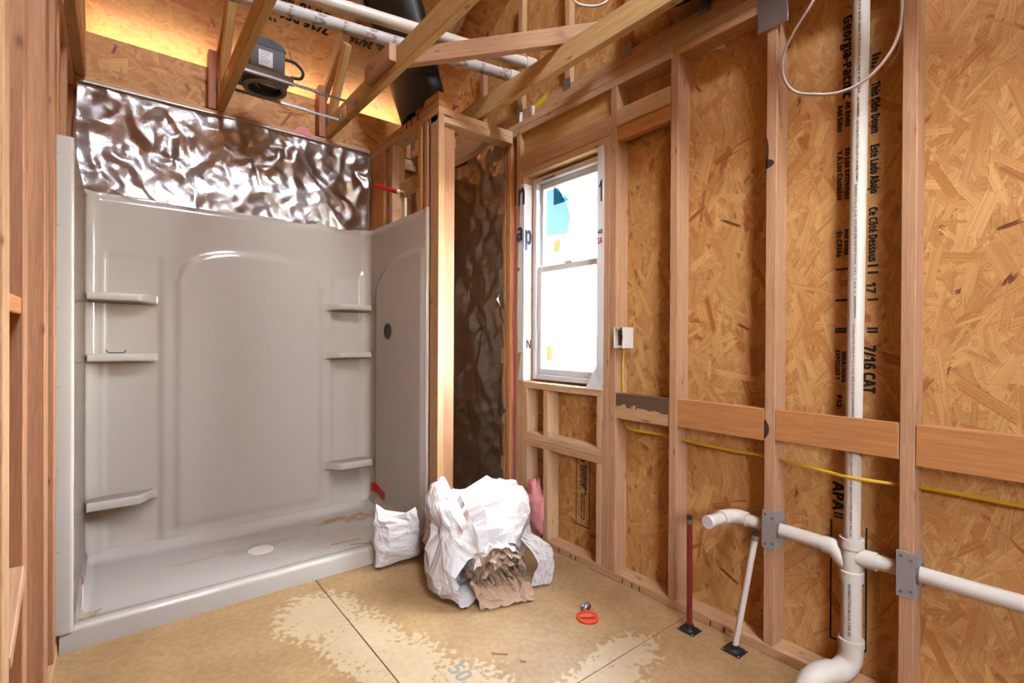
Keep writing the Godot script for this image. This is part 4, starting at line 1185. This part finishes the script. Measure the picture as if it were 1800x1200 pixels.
func build_loose() -> void:
	var n1 := noise(121, 2.4, FastNoiseLite.TYPE_CELLULAR, 1)
	n1.cellular_return_type = FastNoiseLite.RETURN_DISTANCE2_SUB
	var n2 := noise(122, 7.0)
	var n3 := noise(123, 16.0)
	# big sack: a boxy bag lying on its side, mouth towards the room
	var s := thing("paper_sack", "big crumpled white paper sack stuffed with brown paper on the floor", "sack", Vector3(-0.48, 0.0, -2.08))
	var sack := func(u: float, v: float) -> Vector3:
		var a := u * TAU
		# v 0 back bottom .. 1 mouth; the spine leans from the back up and over to the front
		var c := Vector3(-0.40, 0.20, -2.30).lerp(Vector3(-0.56, 0.135, -1.80), v)
		c.y += 0.055 * sin(v * PI)
		var ca := cos(a)
		var sa := sin(a)
		var e := 0.5
		var px := signf(ca) * pow(absf(ca), e)
		var py := signf(sa) * pow(absf(sa), e)
		var wd := 0.27 * pow(sin(PI * (0.10 + 0.80 * v)), 0.55)
		var ht := 0.205 * pow(sin(PI * (0.10 + 0.80 * v)), 0.5)
		if v < 0.001: wd *= 0.25; ht *= 0.35
		var side := Vector3(0.93, 0, 0.36)
		var p := c + side * px * wd + Vector3(0, 1, 0) * py * ht
		if px < -0.55 and py > 0.5: p.y += 0.07 * ss(0.15, 0.45, v) * ss(0.8, 0.5, v)
		var lf := ss(0.1, -0.8, px)
		p += Vector3(-0.10, -0.02, 0.07) * lf * ss(0.45, 1.0, v) * (0.5 - 0.5 * py)
		p += Vector3(0.05, 0.03, -0.04) * ss(0.2, 0.8, px) * ss(0.55, 0.1, v)
		var q := p * 1.0
		var dsp := 0.12 * (n1.get_noise_3d(q.x, q.y * 0.7, q.z) + 0.6) + 0.060 * n2.get_noise_3dv(q * 0.8) + 0.012 * n3.get_noise_3dv(q)
		p += (p - c).normalized() * dsp
		p.y = maxf(p.y, 0.006 + 0.004 * absf(n2.get_noise_3dv(q)))
		return p
	part(s, "sack_body", crumple(sack, 56, 40, true), M.paper)
	part(s, "sack_bottom", crumple(func(u, v):
		var p: Vector3 = sack.call(u, 0.0)
		var c := Vector3(-0.40, 0.2, -2.30)
		return c.lerp(p, v), 56, 4, true), M.paper)
	# collar of the mouth turned back, and the flap that hangs to the right
	part(s, "sack_collar", crumple(func(u, v):
		var a: float = u * TAU
		var r: float = 0.135 + 0.03 * n2.get_noise_2d(u * 0.8, v * 0.2 + 2.0)
		var c := Vector3(-0.50, 0.165, -1.93).lerp(Vector3(-0.53, 0.118, -1.755), v)
		var p: Vector3 = c + Vector3(0.93, 0, 0.36) * cos(a) * r * (0.95 - 0.12 * v) + Vector3(0, 1, 0) * sin(a) * r * (0.86 - 0.1 * v)
		p += Vector3(0, 1, 0) * 0.012 * n3.get_noise_3dv(p) + Vector3(-0.36, 0, 0.93) * 0.025 * n2.get_noise_2d(u * 1.5, 7.0)
		p.y = maxf(p.y, 0.012)
		return p, 40, 8, true), M.paper)
	part(s, "sack_flap", crumple(func(u, v):
		var p := Vector3(-0.40, 0.225, -1.90).lerp(Vector3(-0.27, 0.20, -1.86), u)
		p = p.lerp(Vector3(-0.365 + 0.075 * u, 0.012, -1.73 + 0.03 * u), v)
		p += Vector3(0.05, 0.03, 0.05) * sin(v * PI) + Vector3(0.3, 0.2, 0.9) * (0.022 * n2.get_noise_2d(u * 0.4, v * 0.4) + 0.012 * n3.get_noise_2d(u * 0.3, v * 0.3))
		p.y = maxf(p.y, 0.008)
		return p, 16, 16, false), M.paper)
	var k := thing("brown_paper", "wad of crumpled brown kraft paper spilling from the white sack's mouth", "paper", Vector3(-0.55, 0.0, -1.80))
	for i in 6:
		var rad: float = [0.118, 0.10, 0.080, 0.058, 0.038, 0.018][i]
		part(k, "paper_layer", crumple(func(u, v):
			var a: float = u * TAU * 0.92 + i * 1.3
			var c := Vector3(-0.515, 0.13, -1.88).lerp(Vector3(-0.545, 0.098 - 0.002 * i, -1.745 + 0.006 * (i % 3)), v)
			var r: float = rad * (1.0 + 0.30 * n2.get_noise_2d(u * 1.3 + i, v * 0.3)) + 0.012 * n3.get_noise_2d(u * 2.0 + i, v * 0.4)
			var p: Vector3 = c + Vector3(0.93, 0, 0.36) * cos(a) * r + Vector3(0, 1, 0) * sin(a) * r * 0.88
			p += Vector3(-0.36, 0, 0.93) * 0.03 * n2.get_noise_2d(u * 2.0, i * 3.0) * v
			p.y = maxf(p.y, 0.01)
			return p, 36, 6, false), M.kraft)
	for i in 3:
		part(k, "paper_tail", crumple(func(u, v):
			var p := Vector3(-0.66 + 0.22 * u + 0.03 * i, 0.075 - 0.02 * i, -1.80 + 0.05 * u).lerp(Vector3(-0.665 + 0.235 * u + 0.015 * i, 0.008 + 0.012 * i, -1.715 + 0.075 * u - 0.02 * i), v)
			p.y = maxf(0.005, p.y + 0.02 * n2.get_noise_2d(u * 1.1 + i, v * 0.4) + 0.018 * n3.get_noise_2d(u * 0.9 + i * 4.0, v * 0.1))
			return p, 20, 6, false), M.kraft)
	# small sack leaning on the curb
	var m := thing("paper_sack", "small folded paper sack leaning on the shower curb", "sack", Vector3(-0.745, 0.0, -2.40))
	var small := func(u: float, v: float) -> Vector3:
		var a := u * TAU
		var ca := cos(a)
		var sa := sin(a)
		var px := signf(ca) * pow(absf(ca), 0.45)
		var pz := signf(sa) * pow(absf(sa), 0.6)
		var c := Vector3(-0.742, 0.115 + 0.165 * v, -2.372 - 0.012 * v)
		c.y = 0.088 + 0.18 * v
		var p := c + Vector3(0.98, 0, 0.20) * px * (0.125 - 0.018 * v) + Vector3(-0.2, 0, 0.98) * pz * (0.058 - 0.03 * v)
		p.y += 0.03 * px * (v - 0.4) * -1.0 + 0.025 * v * sin(u * TAU * 2.0 + 0.7) - 0.06 * (1.0 - v)
		p += Vector3(ca, 0, sa) * (0.022 * n2.get_noise_3dv(p * 1.2) + 0.010 * n3.get_noise_3dv(p))
		return p
	part(m, "sack_body", crumple(small, 36, 12, true), M.paper)
	part(m, "sack_top", crumple(func(u, v):
		var p: Vector3 = small.call(u, 1.0)
		return p.lerp(Vector3(-0.742, 0.225, -2.385), v), 36, 3, true), M.paper)
	for q in [[0.215, 0.0], [0.16, 0.006], [0.11, 0.012]]:
		part(m, "printed_line", cbox(Vector3(-0.858 + q[1], q[0], -2.338), Vector3(-0.835 + q[1], q[0] + 0.002, -2.337), 0.0), M.print)
	# pink insulation
	var blob := func(at: Vector3, rx: float, ry: float, rz: float, sd: float) -> ArrayMesh:
		var rows := []
		for r in 25:
			var v := r / 24.0
			var row := []
			for c in 20:
				var a := TAU * c / 20.0
				var d := Vector3(cos(a) * sin(v * PI), cos(v * PI), sin(a) * sin(v * PI))
				var q := 1.0 + 0.6 * n2.get_noise_3d(d.x * 0.25 + sd, d.y * 0.4, d.z * 0.25) + 0.18 * n3.get_noise_3d(d.x * 0.25 + sd, d.y * 0.6, d.z * 0.25)
				row.append(at + Vector3(d.x * rx, d.y * ry, d.z * rz) * q)
			rows.append(row)
		return skin(rows, true)
	var p1 := thing("pink_insulation", "lump of pink fibreglass insulation stuffed beside the cripple stud at the floor", "insulation", Vector3(0.0, 0.04, -2.14))
	part(p1, "fibre_lump", blob.call(Vector3(0.012, 0.19, -2.135), 0.05, 0.155, 0.075, 2.0), M.pink)
	var p2 := thing("pink_insulation", "tall strip of pink fibreglass insulation showing between the corner studs", "insulation", Vector3(0.04, 0.04, -2.345))
	part(p2, "fibre_batt", sheet(func(u, v): return Vector3(0.018 + 0.014 * n2.get_noise_2d(u, v * 3.0), 1.98 - 1.94 * v, -2.373 + 0.054 * u), 4, 80), M.pink)
	var p3 := thing("pink_insulation", "small pink insulation tuft sticking up behind the foil", "insulation", Vector3(-0.99, 2.44, -3.27))
	part(p3, "fibre_tuft", sheet(func(u, v): return Vector3(-1.06 + 0.12 * u + 0.03 * v, 2.43 + 0.075 * v * sin(0.3 + u * 2.4), -3.268 + 0.01 * n2.get_noise_2d(u, v)), 8, 6), M.pink)
	# orange disc and foil ball
	var o := thing("orange_cap", "round orange plastic cap with slots lying on the floor", "cap", Vector3(-0.34, 0, -1.405))
	var oc := Vector3(-0.345, 0.0, -1.405)
	part(o, "rim", lathe(oc, Vector3.UP, [[0.046, 0.0], [0.047, 0.006], [0.043, 0.011], [0.036, 0.011], [0.034, 0.004], [0.0, 0.004]], 32), M.orange)
	var ob := Basis(Vector3.UP, -0.67)
	part(o, "bar", cbox(Vector3(-0.036, 0.004, -0.005), Vector3(0.036, 0.010, 0.003), 0.001, ob, oc), M.orange)
	part(o, "recess", cbox(Vector3(-0.026, 0.0042, -0.021), Vector3(0.026, 0.0055, -0.008), 0.0005, ob, oc), M.brown0)
	part(o, "slot", cbox(Vector3(-0.028, 0.0042, 0.006), Vector3(0.028, 0.005, 0.010), 0.0, ob, oc), M.red_pipe)
	var fb := thing("foil_ball", "small crumpled ball of foil beside the orange cap", "foil", Vector3(-0.305, 0, -1.45))
	part(fb, "ball", crumple(func(u, v):
		var a: float = u * TAU
		var d := Vector3(cos(a) * sin(v * PI), cos(v * PI), sin(a) * sin(v * PI))
		var q: float = 1.0 + 0.5 * n3.get_noise_3dv(d * 0.25)
		return Vector3(-0.308, 0.017, -1.452) + Vector3(d.x * 0.03, d.y * 0.016, d.z * 0.017).rotated(Vector3.UP, 0.25) * q, 18, 10, true), M.foil)
	for q in [["frayed brown wood splinter lying on the bright floor", Vector3(-0.80, 0.003, -1.462), Vector3(-0.755, 0.004, -1.425)], ["tiny brown chip lying on the bright floor", Vector3(-0.745, 0.003, -1.365), Vector3(-0.728, 0.003, -1.352)]]:
		var t := thing("floor_splinter", q[0], "splinter", q[1])
		for i in 3:
			part(t, "fibre", tube([q[1] + Vector3(0.003 * i, 0, -0.004 * i), q[2] + Vector3(-0.002 * i, 0, 0.002 * i)], 0.0018, 5), M.brown1)

func _ready() -> void:
	rng.seed = 4
	build_camera()
	build_light()
	make_materials()
	print("materials ", Time.get_ticks_msec())
	build_floor()
	build_right_wall()
	build_back_wall()
	build_left_wall()
	build_wing_wall()
	build_shell()
	build_roof()
	build_trusses()
	build_window()
	print("structure ", Time.get_ticks_msec())
	build_shower()
	build_house_wrap()
	build_foil()
	build_services()
	build_overhead()
	build_loose()
	print("done ", Time.get_ticks_msec())
